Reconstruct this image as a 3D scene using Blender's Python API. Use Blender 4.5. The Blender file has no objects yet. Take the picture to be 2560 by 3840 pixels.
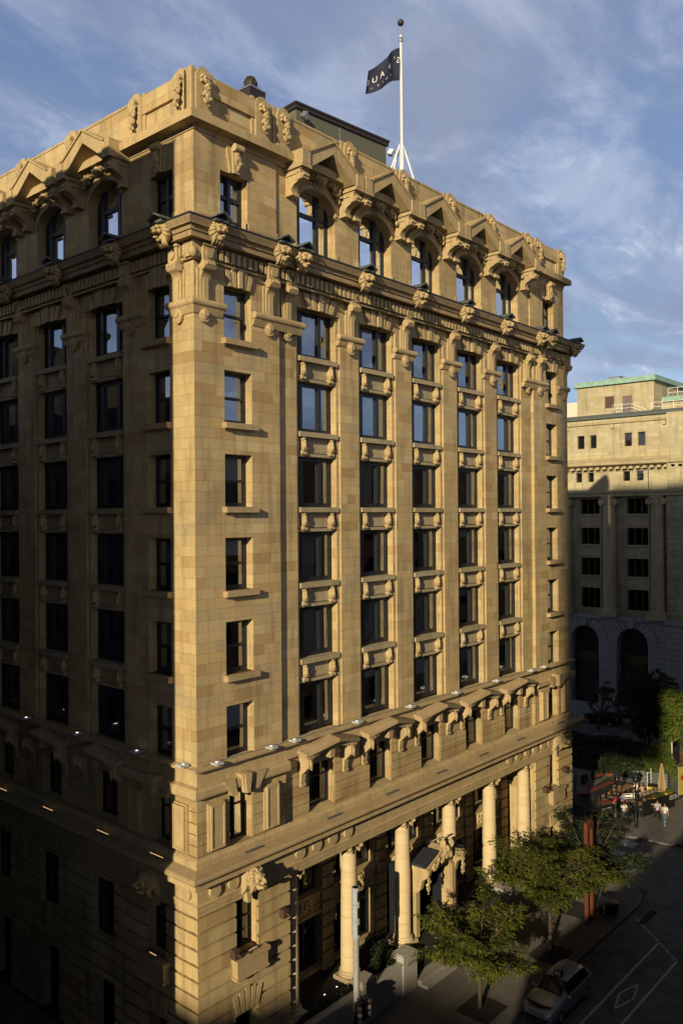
import bpy, bmesh, math, random
from math import sin, cos, pi, radians
from mathutils import Vector, Matrix
random.seed(7)
scene = bpy.context.scene
COL = scene.collection

# ------------------------------------------------------------------ node helpers
class NT:
    def __init__(s, name):
        s.m = bpy.data.materials.new(name); s.m.use_nodes = True
        s.t = s.m.node_tree; s.t.nodes.clear()
        s.out = s.t.nodes.new('ShaderNodeOutputMaterial')
    def n(s, typ, **kw):
        nd = s.t.nodes.new(typ)
        for k, v in kw.items(): setattr(nd, k, v)
        return nd
    def l(s, a, b): s.t.links.new(a, b)
    def setin(s, nd, i, v):
        if isinstance(v, bpy.types.NodeSocket): s.l(v, nd.inputs[i])
        else: nd.inputs[i].default_value = v
    def math(s, op, a, b=0.0, c=0.0, clamp=False):
        nd = s.n('ShaderNodeMath', operation=op); nd.use_clamp = clamp
        s.setin(nd, 0, a); s.setin(nd, 1, b)
        if len(nd.inputs) > 2: s.setin(nd, 2, c)
        return nd.outputs[0]
    def mix(s, f, a, b, mode='MIX'):
        nd = s.n('ShaderNodeMix', data_type='RGBA', blend_type=mode)
        s.setin(nd, 0, f)
        for i, v in ((6, a), (7, b)):
            if isinstance(v, tuple) and len(v) == 3: v = v + (1,)
            s.setin(nd, i, v)
        return nd.outputs[2]
    def noise(s, vec, scale, detail=4, rough=.55, dist=0):
        nd = s.n('ShaderNodeTexNoise'); nd.inputs['Scale'].default_value = scale
        nd.inputs['Detail'].default_value = detail; nd.inputs['Roughness'].default_value = rough
        nd.inputs['Distortion'].default_value = dist
        if vec is not None: s.l(vec, nd.inputs['Vector'])
        return nd.outputs['Fac']
    def ramp(s, f, stops, interp='LINEAR'):
        nd = s.n('ShaderNodeValToRGB'); nd.color_ramp.interpolation = interp
        e = nd.color_ramp.elements
        while len(e) < len(stops): e.new(0.5)
        for k, (p, c) in enumerate(stops):
            e[k].position = p; e[k].color = tuple(c) + (1,) if len(c) == 3 else c
        s.l(f, nd.inputs[0]); return nd.outputs[0]
    def maprange(s, v, a, b, c=0., d=1.):
        nd = s.n('ShaderNodeMapRange'); s.setin(nd, 0, v)
        for i, x in enumerate((a, b, c, d)): nd.inputs[i + 1].default_value = x
        return nd.outputs[0]
    def comb(s, x, y, z):
        nd = s.n('ShaderNodeCombineXYZ'); s.setin(nd, 0, x); s.setin(nd, 1, y); s.setin(nd, 2, z); return nd.outputs[0]
    def bsdf(s, color, rough=.8, metal=0., normal=None, spec=.35, **kw):
        b = s.n('ShaderNodeBsdfPrincipled')
        if isinstance(color, tuple) and len(color) == 3: color = color + (1,)
        s.setin(b, 'Base Color', color); s.setin(b, 'Roughness', rough); s.setin(b, 'Metallic', metal)
        b.inputs['Specular IOR Level'].default_value = spec
        if normal is not None: s.l(normal, b.inputs['Normal'])
        for k, v in kw.items(): s.setin(b, k.replace('_', ' '), v)
        s.l(b.outputs[0], s.out.inputs[0]); return b
    def bump(s, h, strength=.3, dist=.02):
        nd = s.n('ShaderNodeBump'); nd.inputs['Strength'].default_value = strength
        nd.inputs['Distance'].default_value = dist; s.l(h, nd.inputs['Height']); return nd.outputs[0]

def wall_uv(n):
    """horizontal coordinate along either facade from world position and true normal"""
    g = n.n('ShaderNodeNewGeometry'); p = n.n('ShaderNodeSeparateXYZ'); n.l(g.outputs['Position'], p.inputs[0])
    q = n.n('ShaderNodeSeparateXYZ'); n.l(g.outputs['True Normal'], q.inputs[0])
    ax = n.math('ABSOLUTE', q.outputs[0]); side = n.math('GREATER_THAN', ax, .6)
    u = n.math('ADD', n.math('MULTIPLY', p.outputs[1], side), n.math('MULTIPLY', p.outputs[0], n.math('SUBTRACT', 1., side)))
    return g, u, p.outputs[2], side

def stone_mat(name, cols, bw=1.15, bh=.4565, joint=.009, jcol=.34, zoff=0.02, stain=.62, rough=.85, blocks=True, grain=.25, dark=None):
    n = NT(name); g, u, z, side = wall_uv(n); pos = g.outputs['Position']
    if blocks:
        zr = n.math('DIVIDE', n.math('ADD', z, zoff), bh); row = n.math('FLOOR', zr)
        wn = n.n('ShaderNodeTexWhiteNoise', noise_dimensions='1D'); n.l(row, wn.inputs['W'])
        off = n.math('ADD', n.math('MULTIPLY', n.math('MODULO', row, 2.), .5), n.math('MULTIPLY', wn.outputs['Value'], .35))
        ur = n.math('ADD', n.math('DIVIDE', u, bw), off); cell = n.math('FLOOR', ur)
        w2 = n.n('ShaderNodeTexWhiteNoise', noise_dimensions='3D'); n.l(n.comb(cell, row, side), w2.inputs['Vector'])
        rnd = w2.outputs['Value']
        # some blocks are split in two
        split = n.math('GREATER_THAN', rnd, .62)
        fu = n.math('FRACT', ur)
        ju = n.math('MINIMUM', n.math('MULTIPLY', fu, bw), n.math('MULTIPLY', n.math('SUBTRACT', 1., fu), bw))
        half = n.math('MULTIPLY', n.math('ABSOLUTE', n.math('SUBTRACT', fu, .52)), bw)
        half = n.math('ADD', half, n.math('MULTIPLY', n.math('SUBTRACT', 1., split), 9.))
        fz = n.math('FRACT', zr)
        jz = n.math('MINIMUM', n.math('MULTIPLY', fz, bh), n.math('MULTIPLY', n.math('SUBTRACT', 1., fz), bh))
        d = n.math('MINIMUM', n.math('MINIMUM', ju, half), jz)
        jm = n.maprange(d, joint * .5, joint, 1., 0.)
        w3 = n.n('ShaderNodeTexWhiteNoise', noise_dimensions='3D')
        n.l(n.comb(n.math('ADD', cell, n.math('MULTIPLY', split, n.math('GREATER_THAN', fu, .52))), n.math('ADD', row, 17.3), side), w3.inputs['Vector'])
        base = n.ramp(w3.outputs['Value'], cols)
        mp = n.n('ShaderNodeMapping'); mp.inputs['Scale'].default_value = (1, 1, 3.2)
        vadd = n.n('ShaderNodeVectorMath', operation='ADD'); n.l(pos, vadd.inputs[0]); 
        sc = n.n('ShaderNodeVectorMath', operation='SCALE'); n.l(w2.outputs['Color'], sc.inputs[0]); sc.inputs['Scale'].default_value = 9.
        n.l(sc.outputs[0], vadd.inputs[1]); n.l(vadd.outputs[0], mp.inputs['Vector'])
        fn = n.noise(mp.outputs[0], 1.6, 6, .6, 1.2)
    else:
        base = n.ramp(n.noise(pos, .8, 3, .5), cols); jm = None
        fn = n.noise(pos, 3.2, 6, .65, .6)
    c = n.mix(n.maprange(fn, .3, .75, 0., grain), base, tuple(x * .55 for x in cols[0][1]), 'MIX')
    big = n.noise(pos, .35, 5, .6)
    c = n.mix(n.maprange(big, .46, .74, 0., stain), c, (.19, .14, .08))
    fine = n.noise(pos, 22., 3, .6)
    c = n.mix(n.maprange(fine, .35, .7, 0., .3), c, (.62, .52, .36))
    # rain-borne soot lying in broad vertical streaks
    mp2 = n.n('ShaderNodeMapping'); mp2.inputs['Scale'].default_value = (1.9, 1.9, .22); n.l(pos, mp2.inputs['Vector'])
    st = n.noise(mp2.outputs[0], 1., 5, .62)
    c = n.mix(n.maprange(st, .5, .72, 0., stain * .95), c, (.16, .12, .07))
    pat = n.noise(pos, 2.3, 7, .7, 1.5)      # lime bloom and spalled patches
    c = n.mix(n.maprange(pat, .62, .72, 0., stain * .7), c, (.50, .46, .38))
    c = n.mix(n.maprange(pat, .38, .28, 0., stain * .8), c, (.22, .14, .07))
    mic = n.noise(pos, 9., 5, .65)
    c = n.mix(n.maprange(mic, .47, .33, 0., .42 if not blocks else .2), c, (.20, .125, .06))
    h = n.math('MULTIPLY', fn, .35)
    if jm is not None:
        c = n.mix(n.math('MULTIPLY', jm, jcol), c, (.12, .09, .06))
        h = n.math('SUBTRACT', h, n.math('MULTIPLY', jm, .6))
    h = n.math('ADD', h, n.math('MULTIPLY', fine, .25))
    n.bsdf(c, rough, 0., n.bump(h, .7, .02), .2)
    return n.m

SAND = [(0., (0.361, 0.226, 0.084)), (.12, (0.425, 0.279, 0.117)), (.25, (0.498, 0.351, 0.161)), (.45, (0.541, 0.406, 0.201)), (.6, (0.480, 0.338, 0.153)), (.72, (0.425, 0.334, 0.184)), (.85, (0.523, 0.361, 0.145)), (1., (0.578, 0.443, 0.241))]
def simple(name, col, rough=.6, metal=0., spec=.4, var=.15, scale=6., bump=0., **kw):
    n = NT(name); g = n.n('ShaderNodeNewGeometry')
    f = n.noise(g.outputs['Position'], scale, 4, .6)
    c = n.mix(n.maprange(f, .3, .7, 0., 1.), tuple(x * (1 - var) for x in col), tuple(min(1, x * (1 + var)) for x in col))
    n.bsdf(c, rough, metal, n.bump(f, bump, .01) if bump else None, spec, **kw); return n.m
def emit(name, col, s):
    n = NT(name); e = n.n('ShaderNodeEmission'); e.inputs[0].default_value = col + (1,); e.inputs[1].default_value = s
    n.l(e.outputs[0], n.out.inputs[0]); return n.m
def glass_mat(name, refl=.34, tint=(.55, .6, .62), rc=(.85, .92, 1.)):
    n = NT(name)
    tr = n.n('ShaderNodeBsdfTransparent'); tr.inputs[0].default_value = tint + (1,)
    gl = n.n('ShaderNodeBsdfGlossy'); gl.inputs['Roughness'].default_value = .02; gl.inputs['Color'].default_value = rc + (1,)
    g = n.n('ShaderNodeNewGeometry'); f = n.noise(g.outputs['Position'], .9, 2, .5)
    n.l(n.bump(f, .12, .05), gl.inputs['Normal'])
    fr = n.n('ShaderNodeFresnel'); fr.inputs['IOR'].default_value = 1.55
    fac = n.math('ADD', n.math('MULTIPLY', fr.outputs[0], 1.0), refl, clamp=True)
    mx = n.n('ShaderNodeMixShader'); n.l(fac, mx.inputs[0]); n.l(tr.outputs[0], mx.inputs[1]); n.l(gl.outputs[0], mx.inputs[2])
    n.l(mx.outputs[0], n.out.inputs[0]); return n.m

M = {}
M['ashlar'] = stone_mat('sandstone ashlar', SAND)
M['carved'] = stone_mat('carved sandstone', [(0.3, (0.433, 0.311, 0.153)), (.5, (0.498, 0.361, 0.181)), (.7, (0.452, 0.325, 0.153))], blocks=False, stain=.45)
M['course'] = stone_mat('rusticated sandstone', SAND, bw=1.5, bh=.655, joint=.006, jcol=.25, zoff=.0)
M['sillstone'] = stone_mat('brown sill stone', [(0.3, (.33, .225, .115)), (.5, (.40, .28, .15)), (.7, (.36, .25, .13))], blocks=False, stain=.25)
M['grey_granite'] = stone_mat('grey granite', [(0.2, (.30, .29, .28)), (.5, (.36, .35, .34)), (.8, (.32, .31, .30))], bw=1.9, bh=.8, stain=.3, grain=.3)
M['frame'] = simple('black bronze window paint', (.012, .014, .02), .45, 0, .5)
M['glass'] = glass_mat('window glass', .27, (.68, .7, .72))
M['glass_low'] = glass_mat('dark window glass', .10, (.5, .5, .5))
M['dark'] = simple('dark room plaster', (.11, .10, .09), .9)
M['blind'] = simple('pale roller blind fabric', (.72, .73, .72), .9, var=.06, Emission_Strength=0.)
M['curtain'] = simple('sheer curtain', (.45, .45, .42), .9)
M['lead'] = simple('weathered lead flashing', (.035, .04, .05), .55, .3)
M['dirty'] = stone_mat('soot stained sandstone', [(0.3, (.25, .165, .085)), (.5, (.34, .23, .12)), (.7, (.29, .19, .10))], blocks=False, stain=.7)
M['greystone'] = stone_mat('greyish spandrel stone', [(0.3, (.33, .265, .16)), (.5, (.39, .32, .20)), (.7, (.35, .285, .175))], blocks=False, stain=.5)
M['copper'] = simple('green weathered copper', (.11, .125, .12), .6, .2, var=.3)
M['copper_bright'] = simple('verdigris copper', (.24, .38, .32), .6, 0., var=.25, scale=2.5)
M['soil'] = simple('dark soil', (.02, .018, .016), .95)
M['roofing'] = simple('roof gravel membrane', (.16, .15, .14), .95)
M['metal_grey'] = simple('galvanised sheet', (.42, .44, .46), .35, .8)
M['olive'] = simple('olive grey cladding', (.115, .115, .085), .7, var=.08)
M['brownmetal'] = simple('dark brown sheet metal', (.04, .032, .03), .5, .2)
M['white'] = simple('white enamel', (.8, .8, .8), .35, 0, .5, var=.03)
M['lampwhite'] = simple('weathered white housing', (.42, .43, .44), .5, var=.1)
M['rust'] = simple('rusted steel', (.07, .035, .025), .8)
M['led'] = emit('warm led strip', (1., .60, .26), .75)
M['ledw'] = emit('white lamp lens', (1., .85, .65), 2.0)
M['black'] = simple('black painted metal', (.012, .012, .014), .45)
M['cable'] = simple('grey cable', (.25, .27, .3), .6)

# ------------------------------------------------------------------ mesh builder
class MB:
    def __init__(s, T=None): s.v = []; s.f = []; s.T = T or (lambda x, y, z: (x, y, z))
    def p(s, a, b, c): s.v.append(s.T(a, b, c)); return len(s.v) - 1
    def box(s, x0, x1, y0, y1, z0, z1):
        i = len(s.v)
        for x in (x0, x1):
            for y in (y0, y1):
                for z in (z0, z1): s.v.append(s.T(x, y, z))
        for q in ((0, 1, 3, 2), (4, 6, 7, 5), (0, 4, 5, 1), (2, 3, 7, 6), (0, 2, 6, 4), (1, 5, 7, 3)): s.f.append([i + k for k in q])
        return s
    def frustum(s, a, b, z0, z1):   # a,b = (x0,x1,y0,y1) at z0 and z1
        i = len(s.v)
        for r, z in ((a, z0), (b, z1)):
            for x, y in ((r[0], r[2]), (r[1], r[2]), (r[1], r[3]), (r[0], r[3])): s.v.append(s.T(x, y, z))
        s.f += [[i, i + 1, i + 2, i + 3], [i + 4, i + 7, i + 6, i + 5]] + [[i + k, i + (k + 1) % 4, i + 4 + (k + 1) % 4, i + 4 + k] for k in range(4)]
        return s
    def prism(s, pts, d):
        i = len(s.v); n = len(pts)
        for q in pts: s.v.append(s.T(*q))
        for q in pts: s.v.append(s.T(q[0] + d[0], q[1] + d[1], q[2] + d[2]))
        s.f.append(list(range(i, i + n))); s.f.append(list(range(i + n, i + 2 * n))[::-1])
        for k in range(n): s.f.append([i + k, i + (k + 1) % n, i + n + (k + 1) % n, i + n + k])
        return s
    def side(s, prof, s0, s1):      # profile in (o,z) extruded along s
        return s.prism([(s0, o, z) for o, z in prof], (s1 - s0, 0, 0))
    def face(s, prof, o0, o1):      # profile in (s,z) extruded along o
        return s.prism([(a, o0, z) for a, z in prof], (0, o1 - o0, 0))
    def mould(s, prof, s0, s1, m0=0., m1=0.):
        i = len(s.v); n = len(prof)
        for o, z in prof: s.v.append(s.T(s0 - m0 * o, o, z))
        for o, z in prof: s.v.append(s.T(s1 + m1 * o, o, z))
        s.f.append(list(range(i, i + n))); s.f.append(list(range(i + n, i + 2 * n))[::-1])
        for k in range(n): s.f.append([i + k, i + (k + 1) % n, i + n + (k + 1) % n, i + n + k])
        return s
    def tube(s, pts, r, n=8, cap=True):
        pts = [Vector(q) for q in pts]; rs = r if isinstance(r, (list, tuple)) else [r] * len(pts)
        rings = []
        for k, q in enumerate(pts):
            d = (pts[min(k + 1, len(pts) - 1)] - pts[max(k - 1, 0)]).normalized()
            a = d.orthogonal().normalized() if k == 0 else (prev - d * prev.dot(d)).normalized()
            prev = a; b = d.cross(a); i = len(s.v)
            for j in range(n):
                w = q + (a * cos(2 * pi * j / n) + b * sin(2 * pi * j / n)) * rs[k]; s.v.append(s.T(*w))
            rings.append(i)
        for k in range(len(rings) - 1):
            for j in range(n): s.f.append([rings[k] + j, rings[k] + (j + 1) % n, rings[k + 1] + (j + 1) % n, rings[k + 1] + j])
        if cap: s.f.append([rings[0] + j for j in range(n)][::-1]); s.f.append([rings[-1] + j for j in range(n)])
        return s
    def lathe(s, prof, c=(0, 0, 0), n=16):  # prof (r,z)
        rings = []
        for r, z in prof:
            i = len(s.v); rings.append(i)
            for j in range(n): s.v.append(s.T(c[0] + r * cos(2 * pi * j / n), c[1] + r * sin(2 * pi * j / n), c[2] + z))
        for k in range(len(rings) - 1):
            for j in range(n): s.f.append([rings[k] + j, rings[k] + (j + 1) % n, rings[k + 1] + (j + 1) % n, rings[k + 1] + j])
        s.f.append([rings[0] + j for j in range(n)][::-1]); s.f.append([rings[-1] + j for j in range(n)])
        return s
    def blob(s, c, r, n=6, m=5, jit=0., rng=random):
        r = r if isinstance(r, (list, tuple)) else (r, r, r); i0 = len(s.v)
        s.v.append(s.T(c[0], c[1], c[2] - r[2]))
        for a in range(1, m):
            t = pi * a / m - pi / 2
            for j in range(n):
                k = 1 + (rng.random() - .5) * jit
                s.v.append(s.T(c[0] + r[0] * cos(t) * cos(2 * pi * j / n) * k, c[1] + r[1] * cos(t) * sin(2 * pi * j / n) * k, c[2] + r[2] * sin(t) * k))
        s.v.append(s.T(c[0], c[1], c[2] + r[2])); top = len(s.v) - 1
        for j in range(n): s.f.append([i0, i0 + 1 + (j + 1) % n, i0 + 1 + j]); s.f.append([top, top - n + j, top - n + (j + 1) % n])
        for a in range(m - 2):
            for j in range(n):
                q = i0 + 1 + a * n; s.f.append([q + j, q + (j + 1) % n, q + n + (j + 1) % n, q + n + j])
        return s
    def mesh(s, name, mat, smooth=False):
        me = bpy.data.meshes.new(name); me.from_pydata(s.v, [], s.f); me.update()
        bm = bmesh.new(); bm.from_mesh(me); bmesh.ops.recalc_face_normals(bm, faces=bm.faces)
        bm.to_mesh(me); bm.free()
        if smooth: me.polygons.foreach_set('use_smooth', [True] * len(me.polygons))
        if smooth == 'auto':
            try: me.set_sharp_from_angle(angle=radians(40))
            except Exception: pass
        if mat is not None: me.materials.append(mat)
        return me
    def build(s, name, mat, parent=None, smooth=False):
        o = bpy.data.objects.new(name, s.mesh(name, mat, smooth)); COL.objects.link(o)
        if parent is not None: o.parent = parent
        return o

def tag(o, label=None, cat=None, group=None, kind=None):
    if label: o['label'] = label
    if cat: o['category'] = cat
    if group: o['group'] = group
    if kind: o['kind'] = kind
    return o
def thing(name, label, cat, loc=(0, 0, 0), rz=0., group=None):
    o = bpy.data.objects.new(name, None); o.empty_display_size = .2; COL.objects.link(o)
    o.location = loc; o.rotation_euler = (0, 0, rz); return tag(o, label, cat, group)
def inst(me, name, parent, loc=(0, 0, 0), rz=0.):
    o = bpy.data.objects.new(name, me); COL.objects.link(o); o.location = loc; o.rotation_euler = (0, 0, rz); o.parent = parent
    return o
def copy_tree(o, parent=None):
    c = o.copy(); COL.objects.link(c); c.parent = parent
    for ch in list(o.children): copy_tree(ch, c)
    return c
G = -1.4
def RT(s, o, z): return (s, -o, z)
def LT(s, o, z): return (-o, s, z)
# ================================================================== THE HOTEL
hotel = thing('stone_hotel', 'tall ten storey sandstone corner building with bay windows, carved gables and a columned base', 'hotel')
MAIN = -.22           # main bays lie a little behind the corner pavilions
SILL = [13.5 + 3.65 * k for k in range(6)]
W = 34.3

class Fac:
    def __init__(s, T, rot, bays, length, pav2, start):
        s.T = T; s.rot = rot; s.bays = bays; s.L = length; s.pav2 = pav2; s.start = start
        s.piers = [(a + b) / 2 for a, b in zip(bays, bays[1:])]
    def place(s, me, name, a, o, z, parent=None):
        return inst(me, name, parent or hotel, s.T(a, o, z), s.rot)
    def place_tree(s, sub, name, a, o, z):
        """sub: list of (mesh, name, children[])"""
        me, ch = sub
        ob = s.place(me, name, a, o, z)
        for cme, cname, cloc in ch:
            c = bpy.data.objects.new(cname, cme); COL.objects.link(c); c.location = cloc; c.parent = ob
        return ob
RF = Fac(RT, 0., [7.93, 12.54, 17.15, 21.76, 26.37], W, (29.3, 34.3), 0)
LF = Fac(LT, -pi / 2, [7.0, 11.87, 16.74], 24., None, .0)
FACS = (RF, LF)
HW = 1.38

def wallgrid(mb, s0, s1, z0, z1, of, ob, ops):
    xs = sorted(set([s0, s1] + [min(max(v, s0), s1) for o in ops for v in o[:2]]))
    for a, b in zip(xs, xs[1:]):
        if b - a < 1e-4: continue
        m = (a + b) / 2; cuts = sorted([(max(o[2], z0), min(o[3], z1)) for o in ops if o[0] < m < o[1] and o[3] > z0 and o[2] < z1])
        z = z0
        for c0, c1 in cuts:
            if c0 > z + 1e-4: mb.box(a, b, ob, of, z, c0)
            z = max(z, c1)
        if z < z1 - 1e-4: mb.box(a, b, ob, of, z, z1)

def rustwall(mb, s0, s1, z0, z1, of, course, ops, groove=.05, depth=.07, th=.5, corner=False, m0=0):
    wallgrid(mb, s0 + (depth if m0 else 0), s1, z0, z1, of - depth, of - th, ops)
    z = z0
    while z < z1 - .05:
        zt = min(z + course, z1)
        wallgrid(mb, s0, s1, z + groove / 2, zt - groove / 2, of, of - depth - .02, ops)
        z += course

PAVW = (1.65, 3.25)
for F in FACS:
    R = F is RF
    st = lambda o, th=.6: (-o if R else -o + th)       # corner start so that no faces overlap
    pavs = [(PAVW)] + ([(W - PAVW[1], W - PAVW[0])] if R else [])
    end = F.L
    p1 = F.pav2[0] if R else end
    # --- shaft, z 13.55 - 35.1
    w = MB(F.T)
    ops = [(a, b, s, s + 2.3) for a, b in pavs for s in SILL]
    wallgrid(w, st(0.), 5.0, 13.3, 35.1, 0., -.6, ops)
    if R: wallgrid(w, 29.3, W, 13.3, 35.1, 0., -.6, ops)
    wallgrid(w, 5.0, p1, 13.3, 35.1, MAIN, -.7, [(c - HW - .2, c + HW + .2, 13.45, 34.05) for c in F.bays])
    for c in F.bays:
        for q in ((c - HW - .2, c - HW), (c + HW, c + HW + .2)): w.box(q[0], q[1], -.698, MAIN - .11, 13.45, 34.05)
    w.build('wall', M['ashlar'], hotel)
    # --- seventh floor wall
    w = MB(F.T); o7, m7 = -.2, -.32
    ops = [(a, b, 36.4, 39.15) for a, b in pavs]
    wallgrid(w, st(o7), 5.05, 35.1, 41.2, o7, -.8, ops)
    if R: wallgrid(w, 29.25, W - .1, 35.1, 41.2, o7, -.8, ops)
    wallgrid(w, 5.05, p1 - (.05 if R else 0), 35.1, 41.2, m7, -.9, [(c - HW, c + HW, 36.4, 40.25) for c in F.bays])
    for c in F.bays:      # segmental arch fill
        arc = [(c + HW * cos(t), 39.12 + .93 * sin(t)) for t in [pi * k / 14 for k in range(15)]]
        w.face([(c + HW, 40.27)] + arc + [(c - HW, 40.27)], m7 - .004, m7 - .57)
        # plain stone skirting next to the window jambs
        for sg in (-1, 1): w.box(min(c + sg * (HW + .02), c + sg * (HW + .2)), max(c + sg * (HW + .02), c + sg * (HW + .2)), m7 - .1, m7 + .05, 36.4, 37.2)
    wallgrid(w, st(o7 + .06, .6) , 5.1, 36.4, 37.2, o7 + .06, o7 - .1, ops)
    w.build('attic_wall', M['ashlar'], hotel)
    # --- parapet
    w = MB(F.T); op = -.22
    wallgrid(w, st(op, .5), end - (.1 if R else 0), 41.1, 42.95, op, -.72, [])
    w.mould([(op - .53, 42.9), (op + .03, 42.9), (op + .03, 43.02), (op - .25, 43.1), (op - .53, 43.06)], 0, end - .1, 1, 0)
    for a, b in ([(1.05, 3.75)] + ([(W - 3.75, W - 1.05)] if R else [])):
        w.box(a, b, op - .05, op + .13, 42.1, 42.93)
    w.build('parapet', M['ashlar'], hotel)
    # --- top cornice
    w = MB(F.T)
    w.mould([(-.75, 40.45), (-.15, 40.45), (-.12, 40.6), (-.04, 40.64), (.36, 40.64), (.36, 40.98), (.3, 41.0), (.3, 41.06), (-.1, 41.2), (-.75, 41.22)], 0, end, 1, (.4 if R else 0))
    w.build('top_cornice', M['carved'], hotel)
    # --- middle cornice above the frieze
    w = MB(F.T)
    w.mould([(-.75, 34.9), (.04, 34.9), (.04, 35.42), (.14, 35.46), (.14, 35.56), (.6, 35.56), (.6, 35.8), (.67, 35.81), (.7, 35.97), (.84, 36.0), (.86, 36.06), (.95, 36.24), (.95, 36.32), (-.15, 36.52), (-.75, 36.52)], 0, end, 1, (1 if R else 0))
    w.build('middle_cornice', M['dirty'], hotel)
    w = MB(F.T)
    w.mould([(.1, 36.48), (.96, 36.325), (.99, 36.29), (.99, 36.36), (.1, 36.54)], 0, end, 1, (1 if R else 0))
    w.build('flashing', M['lead'], hotel)
    w = MB(F.T); k = .18
    while k < end - .3:
        w.box(k, k + .19, .03, .3, 34.98, 35.43); k += .335
    w.mould([(.0, 34.84), (.17, 34.84), (.17, 34.93), (.0, 34.97)], 0, end, 1, 0)
    w.build('dentil_band', M['carved'], hotel)
    # --- belt ledge under the shaft and string band
    w = MB(F.T)
    w.mould([(-.6, 12.7), (.03, 12.7), (.03, 13.3), (.12, 13.34), (.3, 13.38), (.32, 13.44), (.32, 13.5), (-.05, 13.56), (-.18, 13.56), (-.6, 13.4)], 0, end, 1, (1 if R else 0))
    w.build('belt_course', M['carved'], hotel)
    for a, b in ([(0, 5.25)] + ([(29.05, W)] if R else [])):
        w = MB(F.T)
        w.mould([(0., 12.2), (.1, 12.22), (.3, 12.26), (.33, 12.34), (.33, 12.6), (.27, 12.68), (.0, 12.76)], a, b, 1 if a == 0 else 0, 1 if b == W else 0)
        w.build('string_course', M['carved'], hotel)
    # --- second floor
    w = MB(F.T); m2 = -.2
    ops = [(a + .1, b - .15, 9.75, 12.1) for a, b in pavs]
    rustwall(w, -.04 if R else -.04 + .07, 5.2, 9.3, 12.7, .04, .47, ops, .04, .05, .7, m0=1)
    if R: rustwall(w, 29.1, W, 9.3, 12.7, .04, .47, ops, .04, .05, .7)
    rustwall(w, 5.2, p1 - (.2 if R else 0), 9.3, 12.72, m2, .47, [(c - .93, c + .93, 9.6, 12.0) for c in F.bays], .04, .05, .8)
    for c in F.bays: w.prism([(c - .93, -.75, 9.6), (c - .93, m2 + .12, 9.6), (c - .93, m2 + .12, 9.68), (c - .93, -.7, 9.8)], (1.86, 0, 0))
    w.build('second_floor_wall', M['course'], hotel)
    w = MB(F.T)
    w.mould([(0, 9.3), (.2, 9.32), (.2, 9.6), (.12, 9.68), (.0, 9.74)], 0, end, 1, 1 if R else 0)
    w.build('plinth', M['carved'], hotel)
    # --- big cornice over the columns
    w = MB(F.T)
    w.mould([(-.6, 8.97), (.7, 8.97), (.78, 9.02), (.83, 9.1), (.82, 9.17), (.74, 9.24), (.0, 9.4), (-.6, 9.4)], 0, end, 1, (1 if R else 0))
    w.build('main_cornice', M['sillstone'], hotel)
    w = MB(F.T)
    w.mould([(-.6, 8.6), (.12, 8.6), (.2, 8.66), (.6, 8.68), (.6, 8.92), (.66, 8.968), (-.6, 8.968)], 0, end, 1, (1 if R else 0))
    w.build('corona', M['carved'], hotel)
    w = MB(F.T)
    w.mould([(-.6, 7.25), (.04, 7.25), (.08, 7.3), (.08, 7.48), (.13, 7.5), (.13, 7.7), (.18, 7.74), (.18, 7.8), (.08, 7.84), (.08, 8.6), (-.6, 8.6)], 0, end, 1, (1 if R else 0))
    if R: w.box(5.0, 29.5, -1.1, -.6, 7.5, 8.6)
    w.build('frieze', M['carved'], hotel)
    # --- ground floor
    w = MB(F.T); cz = .655; zb = 7.25 - 13 * cz
    ops = [(a + .4 if a < 10 else a - .1, b + .1 if b < 10 else b - .4, 4.9, 7.2) for a, b in pavs]
    dops = [(a + .35 if a < 10 else a - .05, b + .05 if b < 10 else b - .35, G - .2, 2.3) for a, b in pavs]
    gops = ops + dops
    rustwall(w, (-.1 if R else -.1 + .15), 5.35, zb, 7.25, .1, cz, gops, .12, .13, .6, m0=1)
    if R:
        w.build('base_wall', M['course'], hotel); w = MB(F.T)
        rustwall(w, 28.95, W + .1, zb, 7.25, .1, cz, gops, .12, .13, .6)
    else:
        rustwall(w, 5.35, end, zb, 7.25, 0., cz, [(c - .9, c + .9, 4.2, 7.0) for c in F.bays] + [(c - .9, c + .9, G, 2.3) for c in F.bays], .12, .13, .6)
    w.build('base_wall', M['course'], hotel)
    for a, b, *_ in dops:     # flared voussoir slots over the door head are proud wedges
        c = (a + b) / 2; w = MB(F.T); w.box(c - .75, c + .75, .1, .12, 2.3, 2.4)
        for q in (-2, -1, 0, 1, 2):
            w.face([(c + q * .27 - .1, 2.32), (c + q * .27 + .1, 2.32), (c + q * .36 + .13, 3.15 + .1 * (2 - abs(q))), (c + q * .36 - .13, 3.15 + .1 * (2 - abs(q)))], .102, .16)
        w.build('door_voussoirs', M['course'], hotel)
    # granite plinth at pavement
    w = MB(F.T)
    w.mould([(0., G - .1), (.22, G - .1), (.22, G + .8), (.16, G + .88), (0., G + .9)], 0, 5.4, 1, 0)
    if R: w.mould([(0., G - .1), (.22, G - .1), (.22, G + .8), (.16, G + .88), (0., G + .9)], 28.9, W, 0, 1)
    w.build('granite_plinth', M['grey_granite'], hotel)

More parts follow.
